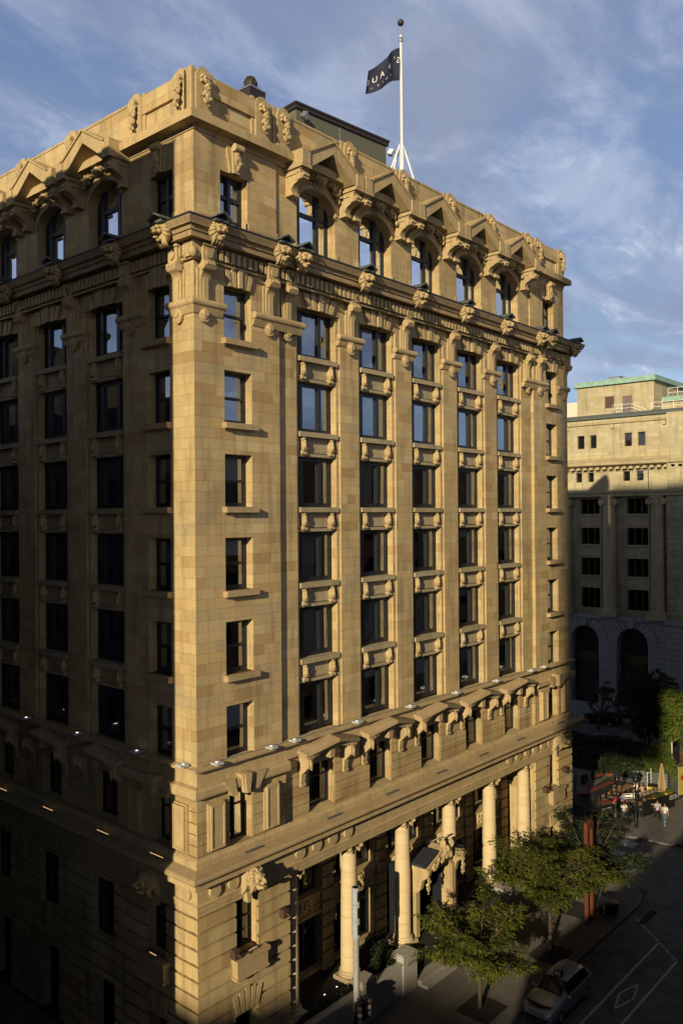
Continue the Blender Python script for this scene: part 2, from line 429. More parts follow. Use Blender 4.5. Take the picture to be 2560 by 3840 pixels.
# ---- body, roof, interior
b = MB()
b.box(W - .25, W - .1, .9, 24, 9.4, 41.1)
b.box(W - .45, W, .61, 24, 13.4, 35.0); b.box(W - .3, W + .03, .61, 24, G, 8.6)
b.box(.65, W - .3, 23.6, 24, G, 41.1)
b.build('side_wall', M['ashlar'], hotel)
b = MB(); b.box(.5, W - .5, .5, 23.8, 41.0, 41.4); b.build('roof', M['roofing'], hotel)
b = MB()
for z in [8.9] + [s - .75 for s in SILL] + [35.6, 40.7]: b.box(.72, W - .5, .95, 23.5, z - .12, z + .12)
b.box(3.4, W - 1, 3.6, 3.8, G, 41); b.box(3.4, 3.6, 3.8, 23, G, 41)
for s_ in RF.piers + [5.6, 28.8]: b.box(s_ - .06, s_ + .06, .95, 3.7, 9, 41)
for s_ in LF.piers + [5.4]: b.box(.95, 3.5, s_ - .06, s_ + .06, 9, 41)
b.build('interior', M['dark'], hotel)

# ------------------------------------------------ windows (local frame: x along, -y outward, z up from the sill)
def win(wd, ht, verts, horiz, border=.1, bar=.07, head=0., blind=None, glass='glass', arch=False):
    f = MB(); h = wd / 2
    f.box(-h - .03, -h + border, 0, .14, 0, ht); f.box(h - border, h + .03, 0, .14, 0, ht)
    f.box(-h + border, h - border, 0.002, .138, 0, border + .03); f.box(-h + border, h - border, .002, .138, ht - border, ht + .05)
    for x, bw in verts: f.box(x - bw / 2, x + bw / 2, -.05, .12, border, ht - border)
    xs = [-h + border] + [v for x, bw in verts for v in (x - bw / 2, x + bw / 2)] + [h - border]
    for z, bw in horiz:
        for a, c in zip(xs[::2], xs[1::2]): f.box(a, c, -.03 if bw > .1 else .01, .11, z - bw / 2, z + bw / 2)
    # thin sash frame in each light
    for a, c in zip(xs[::2], xs[1::2]):
        f.box(a, a + .045, .03, .1, border, ht - border); f.box(c - .045, c, .03, .1, border, ht - border)
    fm = f.mesh('window', M['frame'])
    g = MB(); g.v += [(-h + .03, .06, .05), (h - .03, .06, .05), (h - .03, .06, ht - .05), (-h + .03, .06, ht - .05)]; g.f.append([0, 1, 2, 3])
    ch = [(g.mesh('pane', M[glass]), 'pane', (0, 0, 0))]
    if blind:
        bb = MB(); kind, a = blind
        if kind == 'blind': bb.box(-h + .12, h - .12, .2, .22, ht - a, ht - .1)
        else:
            n = 14
            for q in range(n):
                x0 = -h + .1 + (a) * q / n; y = .22 + .03 * (q % 2)
                bb.box(x0, x0 + a / n * .9, y, y + .015, .08, ht - .1)
        ch.append((bb.mesh(kind, M['blind' if kind == 'blind' else 'curtain']), kind, (0, 0, 0)))
    return fm, ch
BV = [(-.84, .24), (.52, .24)]
wp = [win(1.6, 2.3, [], [(1.15, .11)], .16, blind=b_) for b_ in (('blind', 1.2), ('blind', .8), ('blind', 2.0), ('curtain', .5))]
wb = [win(2.76, 2.45, BV, [], .19, blind=b_) for b_ in (None, ('curtain', .8), ('blind', 1.1), ('blind', .6), ('curtain', 1.7))]
w7 = [win(2.76, 3.75, BV, [(2.4, .2)], .17, blind=b_) for b_ in (('blind', 1.5), None, ('blind', 2.2))]
w7p = win(1.6, 2.73, [(0, .18)], [(1.75, .17), (.8, .06)], .13)
w2b = win(1.86, 2.4, [], [(1.45, .07)], .1, blind=('curtain', .8), glass='glass_low')
w2p = win(1.35, 2.35, [(0, .06)], [(1.5, .07)], .1, glass='glass_low', blind=('curtain', .5))
wg = win(1.3, 2.3, [(0, .06)], [(1.3, .06)], .1, glass='glass_low')
wg2 = win(1.8, 2.8, [(0, .1)], [(1.9, .06)], .1, glass='glass_low')
rng = random.Random(3)
for F in FACS:
    R = F is RF
    pc = [2.45] + ([W - 2.45] if R else [])
    for c in pc:
        for k, s in enumerate(SILL):
            F.place_tree(wp[(0, 3, 1, 0, 0, 1)[k] if R else (0, 0, 0, 1, 1, 0)[k]], 'window', c, -.42, s)
        F.place_tree(w7p, 'window', c, -.6, 36.42)
        F.place_tree(w2p, 'window', c - .025, -.5, 9.75)
        F.place_tree(wg, 'window', c + (.25 if c < 10 else -.25), -.36, 4.9)
    for i, c in enumerate(F.bays):
        for k, s in enumerate(SILL):
            F.place_tree(wb[rng.choice((0, 1, 2, 3, 4))], 'window', c, MAIN - .5, s)
        F.place_tree(w7[i % 3], 'window', c, -.82, 36.45)
        F.place_tree(w2b, 'window', c, -.64, 9.75)
        if not R: F.place_tree(wg2, 'window', c, -.35, 4.2)

# ------------------------------------------------ ornament meshes (local: x along, y=-outward)
def loc(mb): return mb
def OT(s, o, z): return (s, -o, z)
def lump_string(mb, x, o, z0, z1, w, seed, n=9, squash=.8):
    rg = random.Random(seed)
    for k in range(n):
        t = k / (n - 1); z = z1 + (z0 - z1) * t; ww = w * (.55 + .6 * sin(pi * (t * .8 + .15)))
        for q in range(3 if k < n - 1 else 1):
            r = ww * rg.uniform(.34, .5)
            mb.blob((x + rg.uniform(-.5, .5) * ww, o + rg.uniform(0, .35) * ww, z + rg.uniform(-.2, .2) * ww), (r, r * squash, r * rg.uniform(.8, 1.2)), 6, 4, .3, rg)
# sill
m = MB(OT); m.box(-.95, .95, -.55, .3, -.25, 0.); m.box(-.88, .88, -.5, .1, -.31, -.25); SILL_ME = m.mesh('sill', M['sillstone'])
# spandrel
m = MB(OT)
m.box(-HW, HW, -.8, -.06, -.24, .0); m.box(-HW, HW, -.75, -.4, -1.2, -.24)
m.box(-HW, HW, -.45, -.26, -1.18, -1.04); m.box(-HW + .1, HW - .1, -.45, -.33, -.98, -.9); m.box(-HW + .1, HW - .1, -.45, -.33, -.36, -.27)
m.box(-HW + .1, -HW + .2, -.45, -.33, -.9, -.36); m.box(HW - .2, HW - .1, -.45, -.33, -.9, -.36)
SPAN = m.mesh('spandrel', M['greystone'])
m = MB(OT)
m.box(-.13, .13, -.3, .06, -.42, -.245); m.blob((0, .04, -.5), (.11, .1, .13), 8, 6); m.blob((0, .05, -.68), (.12, .1, .18), 8, 6, .2)
for q in (-.08, 0, .08): m.blob((q, .08, -.78), (.05, .05, .13), 5, 4)
m.box(-.19, .19, -.3, .0, -1.02, -.93); m.box(-.1, .1, -.3, .0, -.93, -.42)
for q in range(4): m.box(-.17 + q * .09, -.11 + q * .09, -.14, .05, -1.1, -.98)
PEND = m.mesh('leaf_pendant', M['carved'], True)
# keystone fan over shaft windows (height .95)
def fan(wd, ht, proud, n=5):
    m = MB(OT)
    for q in range(-(n // 2), n // 2 + 1):
        c0 = q * wd / n; c1 = q * wd * 1.32 / n; a = wd / n * .36; t = ht * (1.08 if q == 0 else 1.) if abs(q) < n // 2 else ht * .86
        m.face([(c0 - a, 0), (c0 + a, 0), (c1 + a * 1.3, t), (c1 - a * 1.3, t)], -.3, proud * (1.6 if q == 0 else 1.))
    return m
FANB = fan(1.9, .8, .14).mesh('keystone_fan', M['carved']); FANP = fan(1.3, .78, .14).mesh('keystone_fan', M['carved'])
m = MB(OT)
for q, (c0, c1, t) in enumerate(((-.62, -.95, .72), (0, 0, .82), (.62, .95, .72))):
    m.face([(c0 - .14, 0), (c0 + .14, 0), (c1 + .3, t), (c1 - .3, t)], 0, .42 if q == 1 else .34)
m.face([(-.1, .0), (.1, .0), (.2, .84), (-.2, .84)], 0, .5)
FAN2 = m.mesh('keystone_fan', M['carved'])
# seventh floor pavilion keystone with scroll
m = MB(OT)
m.face([(-.3, 0), (.3, 0), (.5, 1.15), (-.5, 1.15)], 0, .1); m.face([(-.16, 0), (.16, 0), (.24, 1.2), (-.24, 1.2)], 0, .2)
m.tube([(-.24, .3, 1.08), (.24, .3, 1.08)], .17, 12); lump_string(m, 0, .22, .15, .85, .24, 5, 6)
KEY7 = m.mesh('scroll_keystone', M['carved'], 'auto')
# console bracket at pier heads: origin at top (z 35.65)
m = MB(OT)
m.box(-.31, .31, -.2, .4, -.72, 0.); m.box(-.36, .36, -.2, .46, -.1, 0.)
m.tube([(0, .38, -.42), (0, .47, -.42)], .19, 14)
m.side([(-.2, -.7), (.44, -.72), (.52, -.9), (.46, -1.08), (.3, -1.16), (.2, -1.3), (.15, -1.5), (.15, -2.5), (-.2, -2.5)], -.25, .25)
m.tube([(-.31, .33, -.92), (.31, .33, -.92)], .2, 14)
for q in range(5): m.blob((-.2 + q * .1, .52, -.86), (.06, .07, .09), 6, 4)
m.box(-.36, -.27, -.2, .08, -2.5, -1.0); m.box(.27, .36, -.2, .08, -2.5, -1.0)
m.box(-.13, .13, 0, .2, -2.5, -1.35)
CONS = m.mesh('console', M['carved'], 'auto')
m = MB(OT)
m.box(-.2, .2, -.1, .16, -.32, 0); m.blob((0, .08, -.42), (.25, .15, .33), 12, 8, .08); m.tube([(0, .1, -.38), (0, .26, -.38)], .14, 14)
for q in range(9):
    t = pi + pi * q / 8; m.blob((.22 * cos(t), .13, -.45 + .27 * sin(t)), .06, 6, 4)
DROP = m.mesh('oval_pendant', M['carved'], 'auto')
def roll(hw):
    m = MB(OT); m.tube([(-hw, .12, 0), (-hw + .04, .12, 0), (hw - .04, .12, 0), (hw, .12, 0)], [.1, .17, .17, .1], 12)
    m.side([(-.2, -.12), (.17, -.12), (.12, -.3), (.05, -.42), (-.2, -.42)], -hw + .1, hw - .1); return m.mesh('roll_moulding', M['carved'], 'auto')
ROLL1 = roll(1.0)
# lion head: origin at back centre on the cornice face
def lion(scale, seed, mat='carved', name='lion_head'):
    rg = random.Random(seed); m = MB(lambda s, o, z: (s * scale, -o * scale, z * scale))
    m.blob((0, .1, .0), (.5, .3, .56), 16, 10, .05, rg)
    for q in range(13):      # mane locks sweep back and down
        t = 2 * pi * q / 13 + pi / 2; c_, s_ = cos(t), sin(t)
        m.tube([(.26 * c_, .42, .05 + .26 * s_), (.42 * c_, .3, .43 * s_), (.5 * c_, .08, .56 * s_ - .08)], [.07, .12, .06], 6)
    m.blob((0, .42, .13), (.29, .27, .27), 12, 9)
    m.tube([(-.27, .6, .16), (-.1, .72, .25), (0, .68, .2), (.1, .72, .25), (.27, .6, .16)], [.05, .08, .06, .08, .05], 6)
    for sg in (-1, 1):
        m.blob((sg * .14, .69, .13), (.05, .035, .035), 6, 5); m.blob((sg * .2, .56, -.02), (.12, .14, .12), 8, 6)
        m.blob((sg * .09, .82, -.07), (.11, .14, .1), 8, 6); m.blob((sg * .33, .3, .38), (.09, .08, .12), 6, 5)
    m.tube([(0, .62, .2), (0, .85, .08), (0, .95, .03)], [.09, .1, .09], 8); m.blob((0, .97, .02), (.1, .05, .06), 8, 6)
    m.blob((0, .66, -.36), (.15, .2, .08), 8, 6); m.blob((0, .5, -.42), (.16, .16, .14), 8, 6)
    for q in (-.28, -.1, .1, .28): m.tube([(q, .34, -.36), (q * 1.1, .22, -.6), (q * 1.2, .05, -.8)], [.1, .09, .03], 6)
    return m.mesh(name, M[mat], True)
LION = lion(.76, 4); LIONB = lion(.82, 9)
m = MB(OT)
m.prism([(-.43, -.1, .0), (0, -.1, .23), (.43, -.1, .0), (.43, -.1, -.06), (0, -.1, .16), (-.43, -.1, -.06)], (0, .85, 0)); m.box(-.33, .33, -.1, .6, -.16, -.06)
CAP = m.mesh('copper_cap', M['copper'])
m = MB(OT)
m.side([(-.1, -.62), (.1, -.62), (.32, -.4), (.5, .1), (.5, .5), (.3, .62), (-.1, .62)], -.36, .36)
m.face([(-.1, -1.05), (.1, -1.05), (.17, -.55), (-.17, -.55)], -.1, .2)
LBLK = m.mesh('keystone_block', M['carved'])
m = MB(OT); m.tube([(0, 0, 0), (0, .13, 0)], [.3, .3], 22); ROUND = m.mesh('roundel', M['carved'], 'auto')
# pediment hood on the seventh floor: origin (bay centre, o=0, z=40)
m = MB(OT)
out = [(-2.22, 1.0), (-1.8, 1.02), (0, 2.05), (1.8, 1.02), (2.22, 1.0), (2.22, .48), (1.5, .5), (0, 1.52), (-1.5, .5), (-2.22, .48)]
m.face(out, -.4, .85)
m.prism([(-1.86, -.5, 1.0), (0, -.5, 2.06), (1.86, -.5, 1.0), (1.86, -.5, 1.1), (0, -.5, 2.17), (-1.86, -.5, 1.1)], (0, 1.43, 0))
for sg in (-1, 1):
    m.box(min(sg * 1.6, sg * 2.27), max(sg * 1.6, sg * 2.27), -.4, .92, .3, .47); m.box(min(sg * 1.7, sg * 2.24), max(sg * 1.7, sg * 2.24), -.4, .93, .472, 1.12)
PED = m.mesh('pediment', M['carved'])
m = MB(OT)
m.box(-.24, .24, -.4, .74, -.06, .3); m.box(-.29, .29, -.4, .82, .14, .3); m.box(-.26, .26, -.4, .7, -.24, -.08)
m.side([(-.4, -.2), (.62, -.22), (.84, -.3), (.8, -.5), (.5, -.58), (.24, -.68), (.08, -.84), (.04, -1.08), (-.4, -1.08)], -.21, .21)
m.tube([(-.26, .56, -.38), (.26, .56, -.38)], .18, 12)
for q in range(4): m.blob((-.15 + q * .1, .82, -.32), (.05, .08, .08), 6, 4)
for q in range(3): m.box(-.22 + q * .16, -.1 + q * .16, -.4, .14, -1.15, -1.0)
BRK = m.mesh('scroll_bracket', M['carved'], 'auto')
def carving(seed):
    rg = random.Random(seed); m = MB(OT)
    m.face([(-.2, .05), (.2, .05), (.34, 1.1), (-.34, 1.1)], -.65, .1)
    m.box(-.42, .42, -.35, .4, .95, 1.08); m.box(-.36, .36, -.35, .3, .82, .95)
    m.tube([(-.4, .22, .62), (.4, .22, .62)], .24, 12); m.blob((0, .3, .42), (.24, .22, .26), 10, 8, .15, rg)
    m.blob((0, .48, .28), (.14, .16, .14), 8, 6); m.blob((0, .42, .1), (.1, .12, .1), 8, 6)
    for sg in (-1, 1):
        for q in range(17):
            t = q / 16; x = sg * (.4 + 1.1 * t); z = .85 - .8 * t ** 1.5
            for k in range(4):
                r = rg.uniform(.07, .13) * (1.15 - .35 * t)
                m.blob((x + rg.uniform(-.12, .12), .05 + rg.uniform(0, .26), z + rg.uniform(-.2, .2)), (r, r, r * rg.uniform(.8, 1.5)), 6, 5, .35, rg)
    return m.mesh('carving', M['carved'], False)
CARV = [carving(k) for k in range(3)]
# arch label moulding following the window head
m = MB(OT); arc = [(1.0 * (HW + .0) * cos(pi * k / 16), .95 * sin(pi * k / 16)) for k in range(17)]
for (a0, z0_), (a1, z1_) in zip(arc, arc[1:]):
    m.prism([(a0, -.02, z0_), (a1, -.02, z1_), (a1 * 1.1, -.02, z1_ * 1.17), (a0 * 1.1, -.02, z0_ * 1.17)], (0, .08, 0))
ARCH = m.mesh('arch_moulding', M['carved'])
# parapet pier: origin z=41.2
m = MB(OT)
m.box(-.42, .42, -.5, .08, 0, 1.5); prof = [(.42 * cos(pi * k / 12), 1.5 + .48 * sin(pi * k / 12)) for k in range(13)]
m.face(prof + [(-.42, 1.49), (.42, 1.49)], -.5, .08)
m.box(-.62, -.42, -.5, .0, 0, 1.88); m.box(.42, .62, -.5, .0, 0, 1.88)
PPIER = m.mesh('parapet_pier', M['carved'])
m = MB(OT)
prof = [(.24 * cos(pi * k / 8), 1.45 + .24 * sin(pi * k / 8)) for k in range(9)]; m.face(prof, .0, .22)
m.box(-.2, .2, 0, .12, 1.3, 1.5)
lump_string(m, 0, .16, .3, 1.4, .29, 8, 9); GARL = m.mesh('garland', M['carved'], False)
m = MB(OT)
m.box(-.2, .2, 0, .1, 1.3, 1.5); prof = [(.24 * cos(pi * k / 8), 1.45 + .24 * sin(pi * k / 8)) for k in range(9)]; m.face(prof, .0, .2)
lump_string(m, 0, .15, .6, 1.38, .26, 18, 6); GARLS = m.mesh('garland', M['carved'], False)
# second floor hood: origin (bay, o=0, z=12.9)
m = MB(OT); i = len(m.v)
top = [(-1.95, -.1, .2), (0, -.1, .66), (1.95, -.1, .2), (1.95, .72, .06), (0, 1.08, .5), (-1.95, .72, .06)]
for q in top: m.v.append(OT(*q))
for q in top: m.v.append(OT(q[0], q[1], q[2] - .16))
m.f += [[0, 1, 4, 5], [1, 2, 3, 4], [6, 11, 10, 7], [7, 10, 9, 8]] + [[k, (k + 1) % 6, 6 + (k + 1) % 6, 6 + k] for k in range(6)]
m.prism([(-1.8, -.1, .0), (0, -.1, .33), (1.8, -.1, .0), (1.8, -.1, -.22), (1.35, -.1, -.22), (0, -.1, .1), (-1.35, -.1, -.22), (-1.8, -.1, -.22)], (0, .76, 0))
m.face([(-.14, -.5), (.14, -.5), (.2, .2), (-.2, .2)], 0, .62)
HOOD = m.mesh('window_hood', M['sillstone'])
m = MB(OT)
m.side([(0, -.2), (.62, -.2), (.62, -.7), (.34, -1.0), (.16, -1.15), (.1, -1.55), (0, -1.6)], -.15, .15); m.box(-.2, .2, 0, .7, -.3, -.2)
lump_string(m, 0, .6, -.85, -.38, .15, 28, 7); m.box(-.16, .16, 0, .14, -1.72, -1.58)
HBRK = m.mesh('hood_bracket', M['carved'], False)
m = MB(OT)
m.frustum((0, 0, 0, 0), (0, 0, 0, 0), 0, 0) if False else None
m.box(-.44, .44, 0, .12, -1.0, 1.0); m.box(-.38, .38, .12, .2, -.94, .94)
for q in ((-.38, -.3), (.3, .38)): m.box(q[0], q[1], .2, .24, -.94, .94)
m.box(-.3, .3, .2, .24, .86, .94); m.box(-.3, .3, .2, .24, -.94, -.86)
PANEL = m.mesh('wall_panel', M['carved'])
# ground floor balcony under the pavilion window
m = MB(OT)
m.box(-.98, .98, -.1, .42, -.18, 0); m.box(-.9, .9, -.1, .34, -.8, -.18); m.box(-.95, .95, -.1, .38, -.9, -.8)
for sg in (-1, 1):
    for q in range(4): m.box(sg * .62 - .16 + q * .09, sg * .62 - .1 + q * .09, 0, .3, -1.02, -.9)
BALC = m.mesh('balcony', M['sillstone'])
# flood light arm (rusty box)
for F in FACS:
    R = F is RF
    pc = [2.45] + ([W - 2.45] if R else [])
    for c in pc:
        for s in SILL[1:] if True else SILL: F.place(SILL_ME, 'sill', c, 0, s)
        F.place(FANP, 'keystone_fan', c, 0, SILL[5] + 2.3)
        F.place(KEY7, 'scroll_keystone', c, -.2, 39.15)
        F.place(FAN2, 'keystone_fan', c - .02, .04, 12.0)
        for q in (-1.52, 1.72): F.place(PANEL, 'wall_panel', c + (q if c < 10 else -q), .04, 10.9)
        cb = c + (.2 if c < 10 else -.2)
        F.place(BALC, 'balcony', cb + .05, .1, 4.9)
        blk = F.place(LBLK, 'keystone_block', cb, .1, 8.15)
        l = bpy.data.objects.new('lion_head', LIONB); COL.objects.link(l); l.parent = blk; l.location = (0, -.42, .12)
    for i, c in enumerate(F.bays):
        for s in SILL:
            sp = F.place(SPAN, 'spandrel', c, MAIN + .1, s) if s > 14 else None
            if sp:
                for q in (-1.0, 1.0):
                    d = bpy.data.objects.new('leaf_pendant', PEND); COL.objects.link(d); d.parent = sp; d.location = (q, .18, 0)
        F.place(FANB, 'keystone_fan', c, MAIN, 34.05)
        pd = F.place(PED, 'pediment', c, 0, 40)
        for me, nm, l in ((BRK, 'scroll_bracket', (-1.92, 0, .3)), (BRK, 'scroll_bracket', (1.92, 0, .3)), (CARV[i % 3], 'carving', (0, .28, .06))):
            d = bpy.data.objects.new(nm, me); COL.objects.link(d); d.parent = pd; d.location = l
        F.place(ARCH, 'arch_moulding', c, -.32, 39.12)
        hd = F.place(HOOD, 'window_hood', c, -.1, 12.82)
        for q in (-1.55, 1.55):
            d = bpy.data.objects.new('hood_bracket', HBRK); COL.objects.link(d); d.parent = hd; d.location = (q, 0, .1)
    # consoles, lions, rolls
    single = F.piers
    doubles = ([.5, 4.3, 5.65] + [W - .5, W - 4.3, W - 5.65]) if R else [.9, 4.45]
    for c in single + doubles:
        F.place(CONS, 'console', c, 0 if (c < 5.2 or c > 29.2) else MAIN + .05, 35.5)
        F.place(DROP, 'oval_pendant', c, -.02 if (c < 5.2 or c > 29.2) else MAIN + .03, 33.0)
    for c in single + [x for x in doubles if x > .6 and x < W - .6] + ([W - .5, .55] if R else []):
        if not R and c > 17: continue
        F.place(LION, 'lion_head', c, .74, 35.9)
        F.place(CAP, 'copper_cap', c, .62, 36.42)
    for c in single: F.place(ROLL1, 'roll_moulding', c, MAIN, 33.05)
    def rollrun(a, b, mit):
        m = MB(F.T); n = 12
        pr = [(.12 + .17 * cos(2 * pi * k / n), 33.05 + .17 * sin(2 * pi * k / n)) for k in range(n)]
        m.mould(pr, a, b, mit, 0); m.mould([(-.1, 32.93), (.2, 32.93), (.13, 32.75), (.05, 32.6), (-.1, 32.6)], a, b - .1, mit, 0); m.build('roll_moulding', M['carved'], hotel, 'auto')
    rollrun(0, 1.6, 1)
    if R:
        rollrun(3.3, 6.5, 0); rollrun(W - 6.5, W - 3.3, 0); rollrun(W - 1.6, W, 0)
    else: rollrun(3.3, 5.3, 0)
    pl = ([.68, 4.1, 5.45] + F.piers + [W - 5.45, W - 4.1, W - .68]) if R else [.9, 4.12] + [9.43, 14.3]
    for c in pl:
        small = c in F.piers
        pp = F.place(PPIER, 'parapet_pier', c, -.14, 41.2)
        d = bpy.data.objects.new('garland', GARLS if small else GARL); COL.objects.link(d); d.parent = pp; d.location = (0, -.08, 0)
# corner pineapple block between the two corner consoles
m = MB(); m.box(-.28, .28, -.28, .28, 34.9, 35.45); m.blob((-.3, -.3, 35.05), (.16, .16, .25), 10, 8, .15); m.box(-.3, .3, -.3, .3, 35.46, 35.54)
m.build('corner_block', M['carved'], hotel, 'auto')
# roundels
for c in (.82, 1.85) + (6.0, 7.15, 8.3, 9.45) + (25.4, 26.55, 27.7, 28.8, 29.9, 30.9): RF.place(ROUND, 'roundel', c, .08, 8.2)
for c in (.55, 4.3): LF.place(ROUND, 'roundel', c, .08, 8.2)

# columns
def column_mesh():
    sh = MB(); pr = [(.46, 0.)] + [(.46 - .07 * (t / 10) ** 1.6, 6.2 * t / 10) for t in range(1, 11)]
    sh.lathe(pr, (0, 0, .75), 28)
    bs = MB(); bs.box(-.6, .6, -.6, .6, 0.3, .5); bs.lathe([(.55, .5), (.6, .56), (.56, .64), (.5, .66), (.49, .7), (.54, .72), (.54, .77), (.47, .8)], (0, 0, 0), 24)
    cp = MB(); cp.lathe([(.39, 6.8), (.44, 6.86), (.4, 6.92), (.4, 7.1), (.5, 7.25), (.48, 7.32)], (0, 0, 0), 20)
    cp.box(-.54, .54, -.54, .54, 7.32, 7.49)
    for sx in (-1, 1):
        for sy in (-1, 1):
            cp.blob((sx * .44, sy * .44, 7.14), (.15, .15, .17), 8, 6, .1); cp.blob((sx * .3, sy * .44, 6.92), (.08, .08, .12), 6, 5, .2); cp.blob((sx * .2, sy * .42, 6.98), (.09, .07, .1), 6, 5)
        cp.blob((0, sx * .44, 7.28), (.12, .09, .12), 7, 5); cp.blob((sx * .44, 0, 7.28), (.09, .12, .12), 7, 5)
    return sh.mesh('shaft', M['carved_plain'], 'auto'), bs.mesh('column_base', M['carved_plain'], 'auto'), cp.mesh('capital', M['carved'], 'auto')
n = NT('pale column stone'); g_ = n.n('ShaderNodeNewGeometry'); sp_ = n.n('ShaderNodeSeparateXYZ'); n.l(g_.outputs['Position'], sp_.inputs[0])
fz = n.math('FRACT', n.math('DIVIDE', sp_.outputs[2], 1.02)); jm = n.maprange(n.math('ABSOLUTE', n.math('SUBTRACT', fz, .5)), .004, .010, 1., 0.)
mp = n.n('ShaderNodeMapping'); mp.inputs['Scale'].default_value = (1, 1, 6); n.l(g_.outputs['Position'], mp.inputs['Vector'])
c_ = n.ramp(n.noise(mp.outputs[0], .7, 5, .6), [(.3, (.52, .39, .22)), (.5, (.58, .45, .27)), (.7, (.62, .49, .31))])
c_ = n.mix(n.math('MULTIPLY', jm, .5), c_, (.2, .15, .1)); n.bsdf(c_, .8, 0, n.bump(n.noise(g_.outputs['Position'], 14, 4), .2, .01), .25)
M['carved_plain'] = n.m
SH, BS, CP = column_mesh()
COLS = [5.95, 10.3, 14.85, 19.45, 24.0, 28.4]
for c in COLS:
    e = inst(SH, 'column', hotel, (c, .55, 0))
    for me, nm in ((BS, 'column_base'), (CP, 'capital')):
        d = bpy.data.objects.new(nm, me); COL.objects.link(d); d.parent = e
# recessed wall behind the columns
def CT(s, o, z): return (s, 2.2 - o, z)
m = MB(CT)
bc = [(a + b) / 2 for a, b in zip(COLS, COLS[1:])]
ops = []
for c in bc: ops += [(c - 1.75, c + 1.75, .5, 3.3), (c - 1.75, c + 1.75, 4.5, 7.4)]
rustwall(m, 5.3, 29.0, G, 7.6, 0, .655, ops, .07, .06, .5)
for c in COLS:
    zq = G
    while zq < 7.4: m.box(c - .42, c + .42, -.1, .2, zq + .05, min(zq + .6, 7.5)); zq += .655
for c in bc: m.box(c - 1.75, c + 1.75, 0.002, .12, 3.35, 3.5); m.box(c - 1.75, c + 1.75, 0.002, .12, 4.35, 4.48)
m.box(5.25, 5.31, .0, 2.2, G, 7.5); m.box(28.99, 29.05, .0, 2.2, G, 7.5)
m.build('portico_wall', M['course'], hotel)
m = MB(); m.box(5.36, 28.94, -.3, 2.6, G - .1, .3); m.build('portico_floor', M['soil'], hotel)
wcol = win(3.5, 2.9, [(-.8, .1), (.8, .1)], [(2.0, .08)], .12, glass='glass_low'); wcol2 = win(3.5, 2.8, [(-.8, .1), (.8, .1)], [(2.1, .08)], .12, glass='glass_low')
for i, c in enumerate(bc):
    for (fm, ch), z in ((wcol, 4.5), (wcol2, .5)):
        if i == 2 and z < 1: continue
        e = inst(fm, 'window', hotel, (c, 2.55, z))
        for cme, cname, cl in ch:
            d = bpy.data.objects.new(cname, cme); COL.objects.link(d); d.parent = e
    m = MB(OT); rg = random.Random(i)
    for q in range(34): m.blob((rg.uniform(-1.05, 1.05), .06, rg.uniform(-.32, .32)), (.12, .08, .1), 6, 4, .4, rg)
    m.box(-1.2, 1.2, 0, .04, -.42, .42)
    inst(m.mesh('relief_panel', M['carved'], True), 'relief_panel', hotel, (c, 2.2, 3.92))
# entrance: doorway, surround and carved hood
cE = bc[2]
m = MB(); 
for q, yq in ((-1, .22), (1, -.25)):
    m.box(cE + q * 1.45 - .25, cE + q * 1.45 + .25, yq, .36, G, 3.9); m.box(cE + q * 1.45 - .18, cE + q * 1.45 + .18, yq - .08, yq, .4, 3.8)
m.box(cE - 1.7, cE + 1.7, -.2, .4, 3.9, 4.25)
m.build('entrance_surround', M['carved'], hotel)
m = MB(); m.box(cE - 1.75, cE - 1.3, .36, 1.95, G, 4.2); m.box(cE + 1.3, cE + 1.75, .36, 1.95, G, 4.2); m.box(cE - 1.3, cE + 1.3, .41, 1.95, 3.9, 4.2); m.build('entrance_lobby', M['frame'], hotel)
m = MB(); m.box(cE - 1.2, cE + 1.2, 1.9, 2.0, G, 3.9); m.box(cE - .03, cE + .03, 1.82, 1.9, G, 3.9); m.box(cE - 1.2, cE + 1.2, 1.8, 1.9, 1.6, 1.75); m.build('entrance_door', M['frame'], hotel)
m = MB(OT); rg = random.Random(12)
m.prism([(-1.95, -.2, 4.75), (-.75, -.2, 5.25), (-.75, -.2, 5.12), (-1.95, -.2, 4.6)], (0, .95, 0)); hroof = m.mesh('copper_roof', M['lead'])
m = MB(OT); m.prism([(1.95, -.2, 4.75), (.75, -.2, 5.25), (.75, -.2, 5.12), (1.95, -.2, 4.6)], (0, .95, 0)); hroof2 = m.mesh('copper_roof', M['lead'])
m = MB(OT)
m.prism([(-1.9, -.2, 4.58), (0, -.2, 5.3), (1.9, -.2, 4.58), (1.9, -.2, 4.35), (0, -.2, 4.85), (-1.9, -.2, 4.35)], (0, 1.0, 0))
for q in range(70):
    x = rg.uniform(-1.5, 1.5); m.blob((x, rg.uniform(.7, .95), 5.2 - abs(x) * .4 - rg.uniform(0, .4)), (rg.uniform(.06, .12),) * 3, 6, 5, .4, rg)
for q in range(16): m.blob((rg.uniform(-.45, .45), rg.uniform(.6, 1.05), rg.uniform(4.7, 5.55)), (.14, .14, .24), 7, 5, .3, rg)
for sg in (-1, 1):
    m.side([(-.2, 4.5), (.95, 4.5), (.8, 4.1), (.45, 3.85), (.3, 3.3), (.1, 3.1), (-.2, 3.1)], sg * 1.7 - .14, sg * 1.7 + .14)
    lump_string(m, sg * 1.7, .75, 3.2, 4.35, .2, 40 + sg, 8)
hh = inst(m.mesh('entrance_hood', M['carved'], False), 'entrance_hood', hotel, (cE, -.0, 0))
for q in (hroof, hroof2): d = bpy.data.objects.new('copper_roof', q); COL.objects.link(d); d.parent = hh
